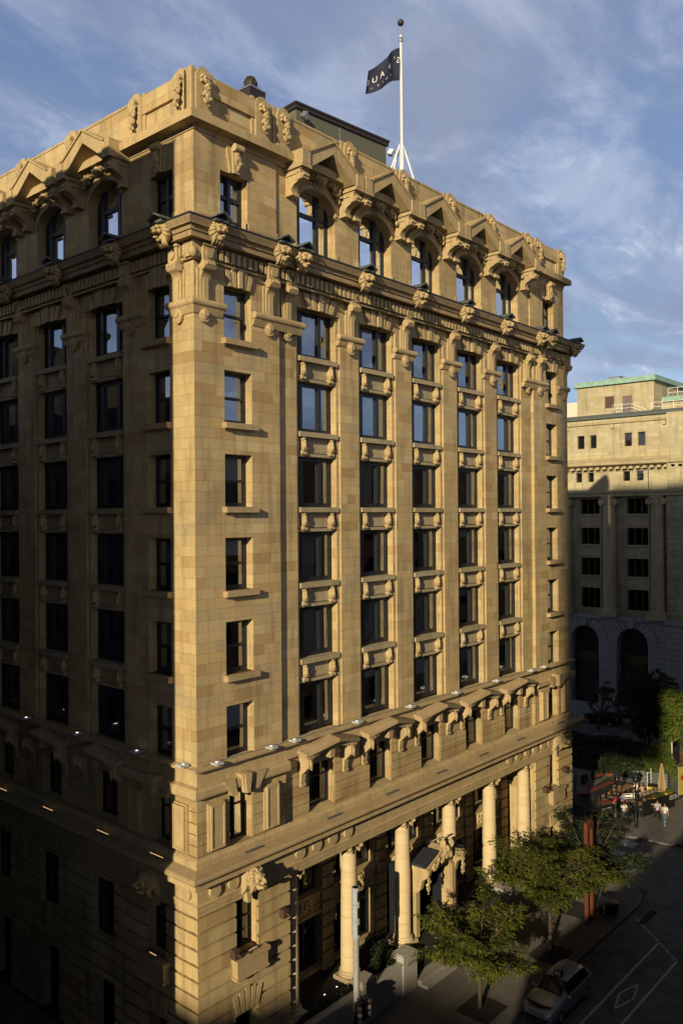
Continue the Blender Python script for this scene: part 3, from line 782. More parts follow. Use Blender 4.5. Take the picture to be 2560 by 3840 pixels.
# ================================================================== fixtures on the hotel (things of their own)
m = MB(OT); m.box(-.2, .2, .0, .42, .03, .11); m.box(-.13, .13, .3, .42, .11, .16); m.tube([(-.1, -.12, .0), (-.1, .06, .08)], .02, 6); m.tube([(.1, -.12, 0), (.1, .06, .08)], .02, 6)
FL = m.mesh('floodlight', M['lampwhite']); m = MB(OT); m.box(-.07, .07, .12, .26, .112, .118); FLL = m.mesh('lens', M['ledw'])
def flood(F, s, label):
    o = bpy.data.objects.new('floodlight', FL); COL.objects.link(o); o.location = F.T(s, .14, 13.54); o.rotation_euler = (0, 0, F.rot)
    tag(o, label, 'floodlight', 'white floodlights on the hotel belt ledge'); c = inst(FLL, 'lens', o)
nth = ['nearest the corner', 'second from the corner', 'third from the corner', 'fourth from the corner', 'fifth from the corner', 'sixth from the corner', 'seventh from the corner', 'second from the far end', 'at the far end']
for k, s in enumerate((.82, 4.0, 5.5, 10.0, 14.5, 19.0, 23.55, 28.0, 29.8)): flood(RF, s, 'small white floodlight on the sunlit facade ledge, ' + nth[k])
for k, s in enumerate((.53, 3.8, 8.65, 13.5)): flood(LF, s, 'small white floodlight on the left facade ledge, ' + nth[k] + (' in the sunlit strip' if k == 0 else ' in deep shade'))
m = MB(OT); m.box(-.48, .48, .0, .06, .06, .13); 
for q in (-.35, .35): m.tube([(q, -.3, -.02), (q, -.1, .08), (q, .03, .09)], .02, 6)
LB = m.mesh('housing', M['metal_grey']); m = MB(OT); m.box(-.46, .46, .015, .045, .131, .145); LBL = m.mesh('light_strip', M['led']); LBN = m.mesh('light_strip', M['metal_grey'])
def led(F, s, o_, z, label, ext=1.):
    o = thing('strip_light', label, 'strip light', F.T(s, o_, z), F.rot, 'linear facade lights'); o.scale = (ext, 1, 1)
    inst(LB, 'housing', o); inst(LBL if (F is LF or z < 9) else LBN, 'light_strip', o)
for k, s in enumerate((2.7, 8.0, 12.6, 17.2, 21.7, 26.3, 31.9)): led(RF, s, .42, 9.33, 'slim strip light on the main cornice of the sunlit facade, number %s from the corner' % ['one', 'two', 'three', 'four', 'five', 'six', 'seven'][k])
for k, s in enumerate((2.2, 6.3, 11.15, 15.8)): led(LF, s, .42, 9.33, 'glowing strip light on the shaded left cornice, %s from the corner' % ['first', 'second', 'third', 'fourth'][k])
led(RF, 2.75, .35, 4.93, 'short strip light on the balcony below the corner window', .5); led(RF, W - 2.65, .35, 4.93, 'short strip light on the balcony by the far pavilion window', .5)
led(LF, 2.6, .35, 4.93, 'short glowing strip light on the left facade balcony', .5); led(RF, cE - .6, .6, 5.75, 'slim strip light behind the copper entrance hood', 1.)
m = MB(); m.tube([(.3, -.12, 9.43), (9, -.16, 9.45), (18, -.14, 9.44), (27, -.17, 9.45), (34, -.12, 9.43)], .035, 6)
tag(m.build('cable', M['cable']), 'thin grey cable lying along the hotel main cornice', 'cable')
m = MB(); pts = []
for k in range(60): pts.append((.2 + k * .5, -.1 - .03 * (k % 2), 13.58 + .03 * ((k * 7) % 3)))
m.tube(pts, .018, 5); tag(m.build('cable', M['cable']), 'thin wavy cable joining the floodlights on the belt ledge', 'cable')
m = MB(OT); m.box(-.15, .15, .08, .4, -.2, .2); m.tube([(0, 0, 0), (0, .1, 0)], .07, 8); m.tube([(0, .4, 0), (0, .62, 0)], .05, 8); WL = m.mesh('wall_lantern', M['rust'])
for s, z, lb in ((1.75, 5.2, 'rusty box lantern left of the corner balcony'), (4.7, 5.9, 'rusty box lantern right of the corner balcony'), (W - 4.4, 5.2, 'rusty box lantern left of the far pavilion balcony'), (W - 1.5, 5.9, 'rusty box lantern right of the far pavilion balcony')):
    o = bpy.data.objects.new('wall_lantern', WL); COL.objects.link(o); o.location = (s, -.1, z); tag(o, lb, 'wall lantern', 'rusty wall lanterns')

# roof things
v = thing('roof_vent', 'dark square rooftop duct with a silver cap and round turbine behind the parapet', 'vent', (7.3, 4.3, 41.4))
m = MB(); m.box(-.75, .75, -.75, .75, 0, 4.6); m.build('duct', M['brownmetal'], v)
m = MB(); m.box(-.8, .8, -.8, .8, 4.6, 4.72); m.frustum((-.7, .7, -.7, .7), (-.42, .42, -.42, .42), 4.72, 5.1); m.build('cap', M['metal_grey'], v)
m = MB(); m.lathe([(.38, 4.1), (.45, 4.25), (.45, 4.45), (.4, 4.7), (.28, 4.9), (.1, 5.0)], (0, 0, 1.), 12)
for k in range(12):
    t = 2 * pi * k / 12; m.tube([(.4 * cos(t), .4 * sin(t), 5.12), (.5 * cos(t), .5 * sin(t), 5.4), (.3 * cos(t), .3 * sin(t), 5.9)], .03, 5)
m.build('turbine', M['brownmetal'], v, 'auto')
ph = MB(); x0, x1, y0, y1, zt = 12.45, 19.9, 6.0, 13, 48.0
pho = thing('roof_penthouse', 'olive grey rooftop plant room with dark roof edging', 'penthouse', (x0, y0, 41.4), radians(-6))
L_, D_, H_ = x1 - x0, 7.5, zt - 41.4
ph.box(0, L_, 0, D_, 0, H_ - .35); ph.build('wall', M['olive'], pho)
m = MB(); m.box(-.12, L_ + .12, -.12, D_, H_ - .35, H_ - .12); m.box(-.18, L_ + .18, -.18, D_, H_ - .12, H_); m.build('roof_edge', M['brownmetal'], pho)
m = MB(); m.box(3.4, 3.43, -.02, 0, 2, H_ - .4); m.build('seam', M['cable'], pho)
for xx, yy, lb in ((x0 + .35, y0 - .35, 'small grey lamp on the near corner of the olive penthouse'), (x1 + .2, y0 - 1.0, 'small white lamp on the far corner of the olive penthouse')):
    m = MB(); m.box(-.15, .15, -.15, .15, -.18, .18); m.tube([(0, .1, 0), (0, .4, 0)], .04, 6)
    o = m.build('security_lamp', M['white' if xx > 15 else 'metal_grey']); o.location = (xx, yy, zt - .75); o.rotation_euler = (.4, .3, .3); tag(o, lb, 'lamp')
v.scale = (.72, .72, 1.)
for ch in v.children:
    if ch.name.startswith('turbine') or ch.name.startswith('cap'): ch.scale = (1, 1, .62); ch.location = (0, 0, 4.6 * .38)
# flag pole and flag
fp = thing('flagpole', 'tall white flagpole with a dark ball finial on a tripod base', 'flagpole', (18.55, 3, 41.4))
zz0, zz1 = 4.1, 12.35
m = MB(); m.tube([(0, 0, 0), (0, 0, zz0 + 1), (0, 0, zz0 + 1.4), (0, 0, 9), (0, 0, zz1 - .4)], [.17, .14, .11, .1, .075], 14); m.build('pole', M['white'], fp, 'auto')
m = MB(); m.lathe([(.09, 11.0), (.12, 11.05), (.12, 11.2), (.07, 11.35)], (0, 0, .5), 10); m.tube([(0, 0, 11.6), (0, 0, 12.5)], .03, 6); m.build('truck', M['metal_grey'], fp)
m = MB(); m.blob((0, 0, 12.72), .2, 16, 12); m.build('finial', M['brownmetal'], fp, True)
for q in range(3):
    t = (-.4, pi - .6, pi / 2)[q]; m = MB(); m.tube([(.08 * cos(t), .08 * sin(t), 5.3), (.95 * cos(t), .95 * sin(t), 3.0), (1.2 * cos(t), 1.2 * sin(t), 2.0)], .06, 8); m.build('strut', M['white'], fp, 'auto')
# flag: hoist at pole, fly streaming to the left (towards -x, falling)
def flagpt(u, v):   # u 0..1 from hoist, v 0..1 from bottom
    droop = -1.5 * u ** 1.15 + .1 * sin(u * 7)
    x = -2.35 * u * (1 - .1 * v); y = .12 * sin(u * 8.5 + v * 1.2) * (.3 + u) + .05 * sin(u * 17 - v * 3) + .75 * u
    z = 9.15 + v * (2.0 - .55 * u) + droop - .18 * sin(pi * v) * u
    return Vector((x - .1, y, z))
m = MB(); NU, NV = 36, 18
for i in range(NU + 1):
    for j in range(NV + 1): m.v.append(tuple(flagpt(i / NU, j / NV)))
for i in range(NU):
    for j in range(NV): q = i * (NV + 1) + j; m.f.append([q, q + NV + 1, q + NV + 2, q + 1])
n = NT('navy flag cloth'); n.bsdf((.03, .033, .065), .8, 0, None, .2); M['flag'] = n.m
m2 = MB(); m2.tube([(-.16, -.05, 1.2), (-.2, -.03, 6), (-.12, 0, 11.4)], .012, 4); m2.build('halyard', M['cable'], fp)
fl = m.build('flag', M['flag'], None, True); fl.location = (18.55, 3, 41.4)
tag(fl, 'navy blue flag with white lettering streaming left from the rooftop pole', 'flag')
sol = fl.modifiers.new('thick', 'SOLIDIFY'); sol.thickness = .01
def text_mesh(body, size):
    cu = bpy.data.curves.new('txt', 'FONT'); cu.body = body; cu.size = size; cu.align_x = 'CENTER'; cu.align_y = 'CENTER'; cu.resolution_u = 3
    ob = bpy.data.objects.new('txt', cu); COL.objects.link(ob); dg = bpy.context.evaluated_depsgraph_get(); dg.update()
    me = bpy.data.meshes.new_from_object(ob.evaluated_get(dg)); COL.objects.unlink(ob); bpy.data.objects.remove(ob)
    return me
def flag_text(body, u0, v0, size, sx=1., name='lettering'):
    me = text_mesh(body, size); bm = bmesh.new(); bm.from_mesh(me)
    bmesh.ops.triangulate(bm, faces=bm.faces)
    for vtx in bm.verts:
        u = u0 + vtx.co.x * sx / 2.75; v = v0 + vtx.co.y / 1.7
        p = flagpt(u, v); e = flagpt(u + .01, v) - p; f2 = flagpt(u, v + .01) - p; nn = e.cross(f2).normalized()
        if nn.y > 0: nn = -nn
        vtx.co = p + nn * .018
    bm.to_mesh(me); bm.free(); me.materials.append(M['white'])
    o = bpy.data.objects.new(name, me); COL.objects.link(o); o.parent = fl; return o
# reads left to right from the hoist, so from here it is seen through, mirrored
for ch, u0 in (('P', .36), ('A', .57), ('U', .76), ('L', .94)): flag_text(ch, u0, .56, .5, name='letter')
flag_text('S', .06, .62, .45, name='letter'); flag_text('T', .15, .72, .2, name='letter')
for ch, u0 in (('H', .30), ('Ô', .43), ('T', .56), ('E', .69), ('L', .82)): flag_text(ch, u0, .25, .17, 1.2, name='letter')

# ================================================================== planter walls, street
M['asphalt'] = simple('asphalt', (.105, .105, .112), .85, var=.35, scale=1.1, bump=.3)
n = NT('concrete paving'); g_ = n.n('ShaderNodeNewGeometry'); br = n.n('ShaderNodeTexBrick'); br.inputs['Scale'].default_value = 1.
br.inputs['Brick Width'].default_value = 1.2; br.inputs['Row Height'].default_value = .8; br.inputs['Mortar Size'].default_value = .012
br.inputs['Color1'].default_value = (.17, .155, .14, 1); br.inputs['Color2'].default_value = (.14, .125, .115, 1); br.inputs['Mortar'].default_value = (.07, .065, .06, 1)
n.l(g_.outputs['Position'], br.inputs['Vector']); f = n.noise(g_.outputs['Position'], 1.3, 6, .65)
c_ = n.mix(n.maprange(f, .4, .75, 0, .5), br.outputs[0], (.09, .085, .08)); n.bsdf(c_, .85, 0, n.bump(n.noise(g_.outputs['Position'], 12, 4), .2, .01), .3); M['paving'] = n.m
M['concrete'] = simple('side street concrete', (.12, .115, .11), .85, var=.2, scale=1.2, bump=.2)
M['kerb'] = simple('granite kerb', (.15, .15, .15), .8, var=.2)
M['paint'] = simple('worn white road paint', (.42, .42, .42), .8, var=.3, scale=14.)
def sheet(name, pts, z, mat, kind='structure', th=None):
    m = MB()
    if th: m.prism([(x, y, z - th) for x, y in pts], (0, 0, th))
    else:
        m.v += [(x, y, z) for x, y in pts]; m.f.append(list(range(len(pts))))
    o = m.build(name, mat)
    if kind: o['kind'] = kind
    return o
ZR = G - .13
sheet('ground', [(-2500, -2500), (2500, -2500), (2500, 2500), (-2500, 2500)], ZR - .012, simple('earth and far ground', (.06, .058, .055), .95))
sheet('road', [(-140, -17), (140, -17), (140, -5.85), (-140, -5.85)], ZR - .004, M['asphalt'])
sheet('road', [(-12.5, -5.83), (-4, -5.83), (-4, 60), (-12.5, 60)], ZR - .004, M['asphalt'])
sheet('side_street', [(34, -5.84), (42.6, -5.84), (42.6, 60), (34, 60)], ZR - .004, M['concrete'])
sheet('road', [(68.3, -5.84), (76.6, -5.84), (76.6, 60), (68.3, 60)], ZR - .004, M['asphalt'])
arc = [(31.2 + 3.3 * cos(t), -2.7 + 3.3 * sin(t)) for t in [-pi / 2 + pi / 2 * k / 10 for k in range(11)]]
arc2 = [(-1.0 + 3. * cos(t), -3. + 3. * sin(t)) for t in [pi + pi / 2 * k / 8 for k in range(9)]]
hs = [(-4, 30)] + arc2 + arc + [(34.5, 30), (34.25, 30), (34.25, .1), (-.0, .1), (-.0, 30)]
sheet('sidewalk', hs, G, M['paving'], th=.16)
def kerbline(pts, w=.16):
    m = MB()
    for (a, b), (c, d) in zip(pts, pts[1:]):
        v_ = Vector((c - a, d - b)); nrm = Vector((v_.y, -v_.x)).normalized() * w
        m.prism([(a, b, G - .17), (c, d, G - .17), (c + nrm.x, d + nrm.y, G - .17), (a + nrm.x, b + nrm.y, G - .17)], (0, 0, .166))
    o = m.build('kerb', M['kerb']); o['kind'] = 'structure'; return o
kerbline([(-4, 30)] + arc2 + arc + [(34.5, 30)])
sheet('plaza', [(42.75, 40), (42.3, 2.3), (42.0, .5), (42.5, -1.5), (42.8, -4.0), (44, -5.3), (47, -5.6), (68.3, -5.6), (68.3, 40)], G, M['paving'], th=.16)
kerbline([(42.75, 40), (42.3, 2.3), (42.0, .5), (42.5, -1.5), (42.8, -4.0), (44, -5.3), (47, -5.6), (68.3, -5.6)], -.14 if False else .14)
sheet('sidewalk', [(76.6, -5.6), (80.2, -5.6), (80.2, 40), (76.6, 40)], G, M['concrete'], th=.16)
sheet('sidewalk', [(-140, -19.5), (140, -19.5), (140, -17), (-140, -17)], G, M['concrete'], th=.16)
def stripe(pts): 
    m = MB(); m.v += [(x, y, ZR + .004) for x, y in pts]; m.f.append(list(range(len(pts)))); return m
mk = MB()
def seg(a, b, w):
    a = Vector(a); b = Vector(b); nr = Vector((b.y - a.y, a.x - b.x)).normalized() * w / 2; i = len(mk.v)
    mk.v += [(a.x + nr.x, a.y + nr.y, ZR + .003), (b.x + nr.x, b.y + nr.y, ZR + .003), (b.x - nr.x, b.y - nr.y, ZR + .003), (a.x - nr.x, a.y - nr.y, ZR + .003)]; mk.f.append([i, i + 1, i + 2, i + 3])
seg((27.6, -8.84), (-10, -8.84), .13); seg((26.1, -10.4), (-10, -10.4), .13)
for k in range(7):
    a = Vector((29.6, -6.7)); d = Vector((-3.5, -3.75)); seg(a + d * (k / 7), a + d * ((k + .78) / 7), .12)
for c in ((20.95, -9.6), (2, -9.6)):
    q = [(c[0] - 1.5, c[1]), (c[0], c[1] + .38), (c[0] + 1.5, c[1]), (c[0], c[1] - .38)]
    for k in range(4): seg(q[k], q[(k + 1) % 4], .1)
for k in range(16):
    t0, t1 = 2 * pi * k / 16, 2 * pi * (k + 1) / 16
    for cx_ in (16.3, 15.2): seg((cx_ + .38 * cos(t0), -9.6 + .38 * sin(t0)), (cx_ + .38 * cos(t1), -9.6 + .38 * sin(t1)), .07)
seg((16.3, -9.6), (15.75, -9.35), .06); seg((15.75, -9.35), (15.2, -9.6), .06)
for a, b in (((40.4, -1.9), (41.6, -1.0)), ((38.3, -1.9), (39.3, -1.)), ((36.2, -2.), (37.3, -1.)), ((34.9, -2.), (35.6, -1.1))): seg((a[0], (a[1] + b[1]) / 2), (b[0], (a[1] + b[1]) / 2), 1.3)
o = mk.build('road_marking', M['paint']); o['kind'] = 'structure'
for x_, y_ in ((24.2, -12.2), (30.5, -9.6), (19.5, -13.5)):
    m = MB(); m.lathe([(.34, 0), (.34, .006)], (x_, y_, ZR), 20); o = m.build('manhole_cover', M['soil']); o['kind'] = 'structure'
o = MB().box(29.2, 31.4, -7.35, -6.95, ZR, ZR + .006).build('asphalt_patch', M['soil']); o['kind'] = 'structure'
# planter walls before the columns
def planter(x0, x1, label, blocks):
    t = thing('planter_wall', label, 'planter wall', (0, 0, 0), 0, 'granite planter walls before the columns')
    m = MB(); m.box(x0, x1, -.72, -.4, G - .1, .2); m.build('wall', M['grey_granite'], t)
    m = MB(); m.box(x0 - .04, x1 + .04, -.78, -.34, .2, .31); m.build('coping', M['grey_granite'], t)
    for b0, b1 in blocks:
        m = MB(); m.box(b0, b1, -.8, -.0, G - .1, .62); m.box(b0 + .06, b1 - .06, -.74, -.0, .62, .66); m.build('pedestal', M['grey_granite'], t)
    return t
pA = planter(5.45, 13.1, 'grey granite planter wall with pedestals left of the entrance, numbered on its end block', [(9.75, 10.85), (13.1, 14.3)])
planter(20.6, 28.8, 'grey granite planter wall with pedestals right of the entrance', [(19.4, 20.6), (23.45, 24.55)])
me = text_mesh('355', .3); me.materials.append(M['black']); o = inst(me, 'house_number', pA, (13.7, -.812, .1)); o.rotation_euler = (pi / 2, 0, 0)
for k, x in enumerate((8.0, 8.9, 15.6, 18.7)):
    m = MB(); m.tube([(0, 0, -.1), (0, 0, .12)], .07, 10); o = m.build('ground_spotlight', M['black']); o.location = (x, .2 if x < 14 else -.5, .42 if x < 14 else G + .1)
    tag(o, ['tiny lit spotlight in the planter, nearer the corner', 'tiny lit spotlight in the planter, nearer the entrance', 'small round lit spotlight left of the entrance door', 'small round lit spotlight right of the entrance door'][k], 'spotlight', 'small spotlights by the planters')
    m = MB(); m.tube([(0, 0, .121), (0, 0, .13)], .045, 10); m.build('lens', M['ledw'], o)
m = MB(); m.box(14.4, 19.3, -1.4, -.35, G, G + .16); m.box(14.4, 19.3, -1.0, -.3, G + .16, G + .32); tag(m.build('entrance_steps', M['grey_granite']), 'two low granite steps before the columned entrance', 'steps')

# ================================================================== foliage
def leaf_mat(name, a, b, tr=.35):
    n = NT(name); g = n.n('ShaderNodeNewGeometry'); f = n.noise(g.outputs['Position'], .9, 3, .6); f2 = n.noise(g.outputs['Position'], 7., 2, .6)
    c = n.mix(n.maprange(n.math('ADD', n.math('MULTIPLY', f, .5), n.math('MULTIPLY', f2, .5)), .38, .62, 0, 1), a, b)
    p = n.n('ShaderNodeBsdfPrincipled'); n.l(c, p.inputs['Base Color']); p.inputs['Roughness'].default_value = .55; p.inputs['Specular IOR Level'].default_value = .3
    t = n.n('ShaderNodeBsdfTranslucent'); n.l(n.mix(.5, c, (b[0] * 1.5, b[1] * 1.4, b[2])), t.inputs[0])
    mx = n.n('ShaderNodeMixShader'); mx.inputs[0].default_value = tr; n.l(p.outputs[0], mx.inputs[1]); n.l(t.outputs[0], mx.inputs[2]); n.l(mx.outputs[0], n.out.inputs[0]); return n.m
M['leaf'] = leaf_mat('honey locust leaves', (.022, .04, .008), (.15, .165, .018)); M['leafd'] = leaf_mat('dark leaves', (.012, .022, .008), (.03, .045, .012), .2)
M['leafl'] = leaf_mat('lime leaves', (.06, .09, .014), (.15, .185, .03)); M['bark'] = simple('bark', (.06, .045, .035), .95, bump=.4); M['barkl'] = simple('brown bark', (.07, .045, .028), .95)
def leafq(m, c, d, s, wd, rg):
    d = d.normalized(); side = d.cross(Vector((rg.uniform(-1, 1), rg.uniform(-1, 1), rg.uniform(.2, 1)))).normalized() * wd / 2
    i = len(m.v); e = c + d * s; mid = c + d * s * .5
    m.v += [tuple(c), tuple(mid + side), tuple(e), tuple(mid - side)]; m.f.append([i, i + 1, i + 2, i + 3])
def locust(name, label, x, y, R, zc, rz, seed, nlimb=15, dens=1., mat='leaf'):
    rg = random.Random(seed); t = thing(name, label, 'tree', (x, y, G)); tr = MB(); lf = MB()
    fork = Vector((rg.uniform(-.1, .1), rg.uniform(-.1, .1), (zc - G) - rz * .85))
    tr.tube([(0, 0, -.05), (.03, 0, fork.z * .5), tuple(fork)], [.12, .1, .085], 9)
    C = Vector((0, 0, zc - G))
    tips = []
    for k in range(nlimb):
        a = 2 * pi * k / nlimb * 2.4 + rg.uniform(-.3, .3); lv = rg.uniform(-.75, 1.0); rr = R * math.sqrt(max(.12, 1 - (lv * .85) ** 2)) * rg.uniform(.7, 1.12)
        end = C + Vector((cos(a) * rr, sin(a) * rr, lv * rz)); mid = fork.lerp(end, .45) + Vector((0, 0, .35 * rz * rg.uniform(.4, 1)))
        pts = [fork * (1 - s) ** 2 + mid * (2 * s * (1 - s)) + end * s * s for s in [q / 7 for q in range(8)]]
        tr.tube([tuple(p) for p in pts], [.055 * (1 - q / 8.5) + .008 for q in range(8)], 6)
        for s in range(2, 8):
            for _ in range(3 if s < 5 else 4):
                p = pts[s]; dr = (end - fork); dr.z *= .3; dr.normalize(); sd = Vector((-dr.y, dr.x, 0)) * rg.uniform(-1, 1)
                b = (dr * rg.uniform(.2, 1) + sd + Vector((0, 0, rg.uniform(-.15, .3)))).normalized() * rg.uniform(.5, 1.15) * R / 3
                q1 = p + b; tr.tube([tuple(p), tuple(p + b * .5 + Vector((0, 0, .06))), tuple(q1)], [.014, .01, .006], 4, False)
                tips.append((p, q1))
    for p, q1 in tips:
        L = (q1 - p).length; nn = int(L * 15 * dens)
        for _ in range(nn):
            s = rg.random() ** .7; c = p.lerp(q1, s) + Vector((rg.gauss(0, .1), rg.gauss(0, .1), rg.gauss(0, .07)))
            base = (q1 - p).normalized() + Vector((rg.uniform(-1.2, 1.2), rg.uniform(-1.2, 1.2), -.45 + rg.uniform(-.4, .3)))
            base.normalize()
            for w in range(3):
                o_ = base * (w * .1); dd = base + Vector((rg.uniform(-.7, .7), rg.uniform(-.7, .7), rg.uniform(-.5, .2)))
                leafq(lf, c + o_, dd, rg.uniform(.14, .27), rg.uniform(.05, .09), rg)
    tr.build('trunk', M['barkl'] if mat == 'leaf' else M['bark'], t, True); lf.build('crown', M[mat], t); return t
locust('honey_locust_tree', 'young feathery honey locust nearest the parked silver taxi', 14.8, -4.4, 2.75, 2.15, 1.25, 11, 20, 1.1)
locust('honey_locust_tree', 'feathery honey locust between the far columns and the red frame sculpture', 22.3, -4.5, 3.2, 3.2, 1.6, 12, 22, 1.0)
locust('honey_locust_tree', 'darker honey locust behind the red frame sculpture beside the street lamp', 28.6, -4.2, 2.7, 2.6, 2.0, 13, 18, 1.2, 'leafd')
def bushy(name, label, x, y, z0, rx, ry, rz, nl, seed, mat, size=.35, trunk=None, cat='tree', clumps=26, kind=None):
    rg = random.Random(seed); t = thing(name, label, cat, (x, y, z0)); lf = MB()
    cz = rz + (trunk or 0)
    cl = []
    for k in range(clumps):
        u = rg.uniform(-1, 1); a = rg.uniform(0, 2 * pi); r = rg.uniform(.45, .95); q = math.sqrt(1 - u * u)
        cl.append((Vector((q * cos(a) * rx * r, q * sin(a) * ry * r, cz + u * rz * r)), rg.uniform(.25, .45)))
    for k in range(nl):
        c, cr = rg.choice(cl); d = Vector((rg.gauss(0, 1), rg.gauss(0, 1), rg.gauss(0, 1))).normalized()
        p = c + Vector((d.x * rx, d.y * ry, d.z * rz)) * cr * rg.uniform(.75, 1.05)
        leafq(lf, p, d + Vector((rg.uniform(-.8, .8), rg.uniform(-.8, .8), rg.uniform(-.9, .3))), size * rg.uniform(.6, 1.2), size * .5, rg)
    tm = MB(); tm.tube([(0, 0, -.05), (.05, .02, cz * .6), (0, 0, cz + rz * .3)], [max(.05, rx * .06), rx * .045, .02], 8)
    for k in range(7):
        a = 2 * pi * k / 7; tm.tube([(0, 0, cz * .55), (cos(a) * rx * .35, sin(a) * ry * .35, cz), (cos(a) * rx * .6, sin(a) * ry * .6, cz + rz * .35)], [rx * .03, rx * .02, .01], 5)
    tm.build('trunk', M['bark'], t); lf.build('crown', M[mat], t); return t
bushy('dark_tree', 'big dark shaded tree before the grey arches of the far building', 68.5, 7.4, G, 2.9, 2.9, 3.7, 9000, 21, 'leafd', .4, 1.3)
bushy('lime_tree', 'sunlit yellow green tree at the right edge before the far building', 66.5, 3.3, G, 2.0, 2.6, 3.1, 6500, 22, 'leafl', .34, .7)
bushy('small_green_tree', 'small bright green tree beside the folded parasol on the terrace', 55.4, 1.5, G, 1.35, 1.35, 1.5, 4200, 23, 'leafl', .2, .9)
bushy('shrub', 'low yellow green shrub by the brick garden wall', 66.3, 5.0, G, 1.1, 1.1, .7, 1200, 24, 'leafl', .22, 0., 'shrub')
bushy('shrub', 'dark green shrub at the right edge by the yellow banner', 58.3, .2, G, 1.3, 1.2, .9, 1500, 25, 'leafl', .2, 0., 'shrub')
bushy('planter_shrub', 'rounded dark shrub beside the second column pedestal', 12.4, .15, .25, .6, .5, .55, 900, 26, 'leafd', .14, 0., 'shrub')
bushy('planter_shrub', 'rounded dark shrub in the planter right of the entrance', 22.4, .15, .25, .7, .5, .6, 900, 27, 'leafd', .14, 0., 'shrub')
# bare tree
rg = random.Random(31); t = thing('bare_tree', 'leafless dark tree in front of the far building steps', 'tree', (72.3, 14.9, G)); m = MB()
def grow(p, d, L, r, dep):
    q = p + d * L; mid = (p + q) / 2 + Vector((rg.uniform(-.1, .1), rg.uniform(-.1, .1), .05)) * L; m.tube([tuple(p), tuple(mid), tuple(q)], [r, r * .85, r * .7], 6, False)
    if dep == 0: return
    for _ in range(3 if dep > 1 else 4):
        nd = (d + Vector((rg.uniform(-.9, .9), rg.uniform(-.9, .9), rg.uniform(-.15, .55)))).normalized(); grow(q, nd, L * rg.uniform(.6, .85), r * .62, dep - 1)
m.tube([(0, 0, -.05), (0, 0, 1.5)], [.2, .17], 8)
for k in range(5):
    a = 2 * pi * k / 5; grow(Vector((0, 0, 1.4)), Vector((cos(a) * .8, sin(a) * .8, .8)).normalized(), 1.4, .11, 4)
m.build('trunk', M['bark'], t)
# ground cover
rg = random.Random(41); m = MB()
for k in range(15000):
    x, y = rg.uniform(56.6, 68.0), rg.uniform(2.9, 17.5)
    if y > 17.4 or (x > 60 and y < 4.2): continue
    h_ = .5 + .35 * sin(x * 1.1) * cos(y * .9); leafq(m, Vector((x, y, G + rg.uniform(0, h_))), Vector((rg.uniform(-1, 1), rg.uniform(-1, 1), rg.uniform(.1, 1))), rg.uniform(.2, .45), .12, rg)
for x0_, x1_ in ((5.6, 13.0), (20.7, 28.7)):
    for k in range(1800): leafq(m, Vector((rg.uniform(x0_, x1_), rg.uniform(-.38, .1), .2 + rg.uniform(0, .22))), Vector((rg.uniform(-1, 1), rg.uniform(-1, 1), rg.uniform(.1, 1))), .14, .06, rg)
o = m.build('ground_cover', M['leafd']); tag(o, 'dark low planting filling the garden bed and the planters', 'ground cover', kind='stuff')
sheet('garden_bed', [(56.4, 2.8), (68.2, 2.8), (68.2, 24), (56.4, 24)], G + .03, M['soil'], th=.1)
for nm, c in (('tree_pit', (14.9, -4.5)), ('tree_pit', (22.1, -4.65)), ('tree_pit', (28.2, -3.5))):
    sheet(nm, [(c[0] - 1.15, c[1] - .95), (c[0] + 1.0, c[1] - .95), (c[0] + 1.0, c[1] + .95), (c[0] - 1.15, c[1] + .95)], G + .005, M['soil'])

# ================================================================== red sculpture, lamps, pole
M['redor'] = simple('orange red weathered paint', (.10, .026, .010), .65, var=.25, scale=2.)
m = MB(); m.box(-.72, -.42, -.22, .22, 0, 6.6); m.box(.42, .72, -.22, .22, 0, 6.6); m.box(-.42, .42, -.22, .22, 6.15, 6.6)
o = m.build('frame_sculpture', M['redor']); o.location = (27.0, -4.75, G); o.scale = (.6, .55, .95); tag(o, 'tall orange red slab frame sculpture standing on the sidewalk', 'sculpture')
def lamp(x, y, h, label, lit=True):
    t = thing('street_lamp', label, 'street lamp', (x, y, G), 0, 'old fashioned lantern street lamps')
    m = MB(); m.lathe([(.17, 0), (.17, .15), (.12, .2), (.1, .7), (.07, .8), (.055, h - .75), (.09, h - .7), (.09, h - .62)], (0, 0, 0), 10); m.build('pole', M['black'], t, 'auto')
    m = MB()
    for a in range(4):
        t_ = pi / 4 + a * pi / 2; m.tube([(.12 * cos(t_), .12 * sin(t_), h - .62), (.27 * cos(t_), .27 * sin(t_), h - .12)], .016, 5)
    m.lathe([(.34, h - .12), (.3, h - .06), (.16, h + .1), (.1, h + .14), (.1, h + .2), (.03, h + .26), (.03, h + .36)], (0, 0, 0), 8); m.build('lantern', M['black'], t)
    m = MB(); m.lathe([(.11, h - .6), (.24, h - .14)], (0, 0, 0), 8); m.build('lantern_glass', M['glass_low'], t)
    m = MB(); m.blob((0, 0, h - .4), (.07, .07, .11), 8, 6); m.build('bulb', M['white'], t)
lamp(29.2, -4.5, 4.4, 'lantern street lamp standing among the locust leaves by the kerb corner'); lamp(43.4, .4, 4.3, 'lantern street lamp behind the dark terrace fence'); lamp(44.4, -.75, 4.3, 'lantern street lamp standing beside the arrow sign')
lamp(78.6, 15.0, 4.6, 'lantern street lamp by the far building steps')
m = MB(); m.lathe([(.5, 0), (.62, .2), (.66, .75), (.58, .8)], (0, 0, 0), 14); t = thing('litter_bin', 'dark round bin with small white marks at the lamp foot', 'bin', (29.0, -5.1, G)); m.build('body', M['black'], t, 'auto')
m = MB(); 
for q in (.15, .35, .55): m.box(-.64, -.62, -.05, .05, q, q + .1)
m.build('label_plate', M['white'], t)
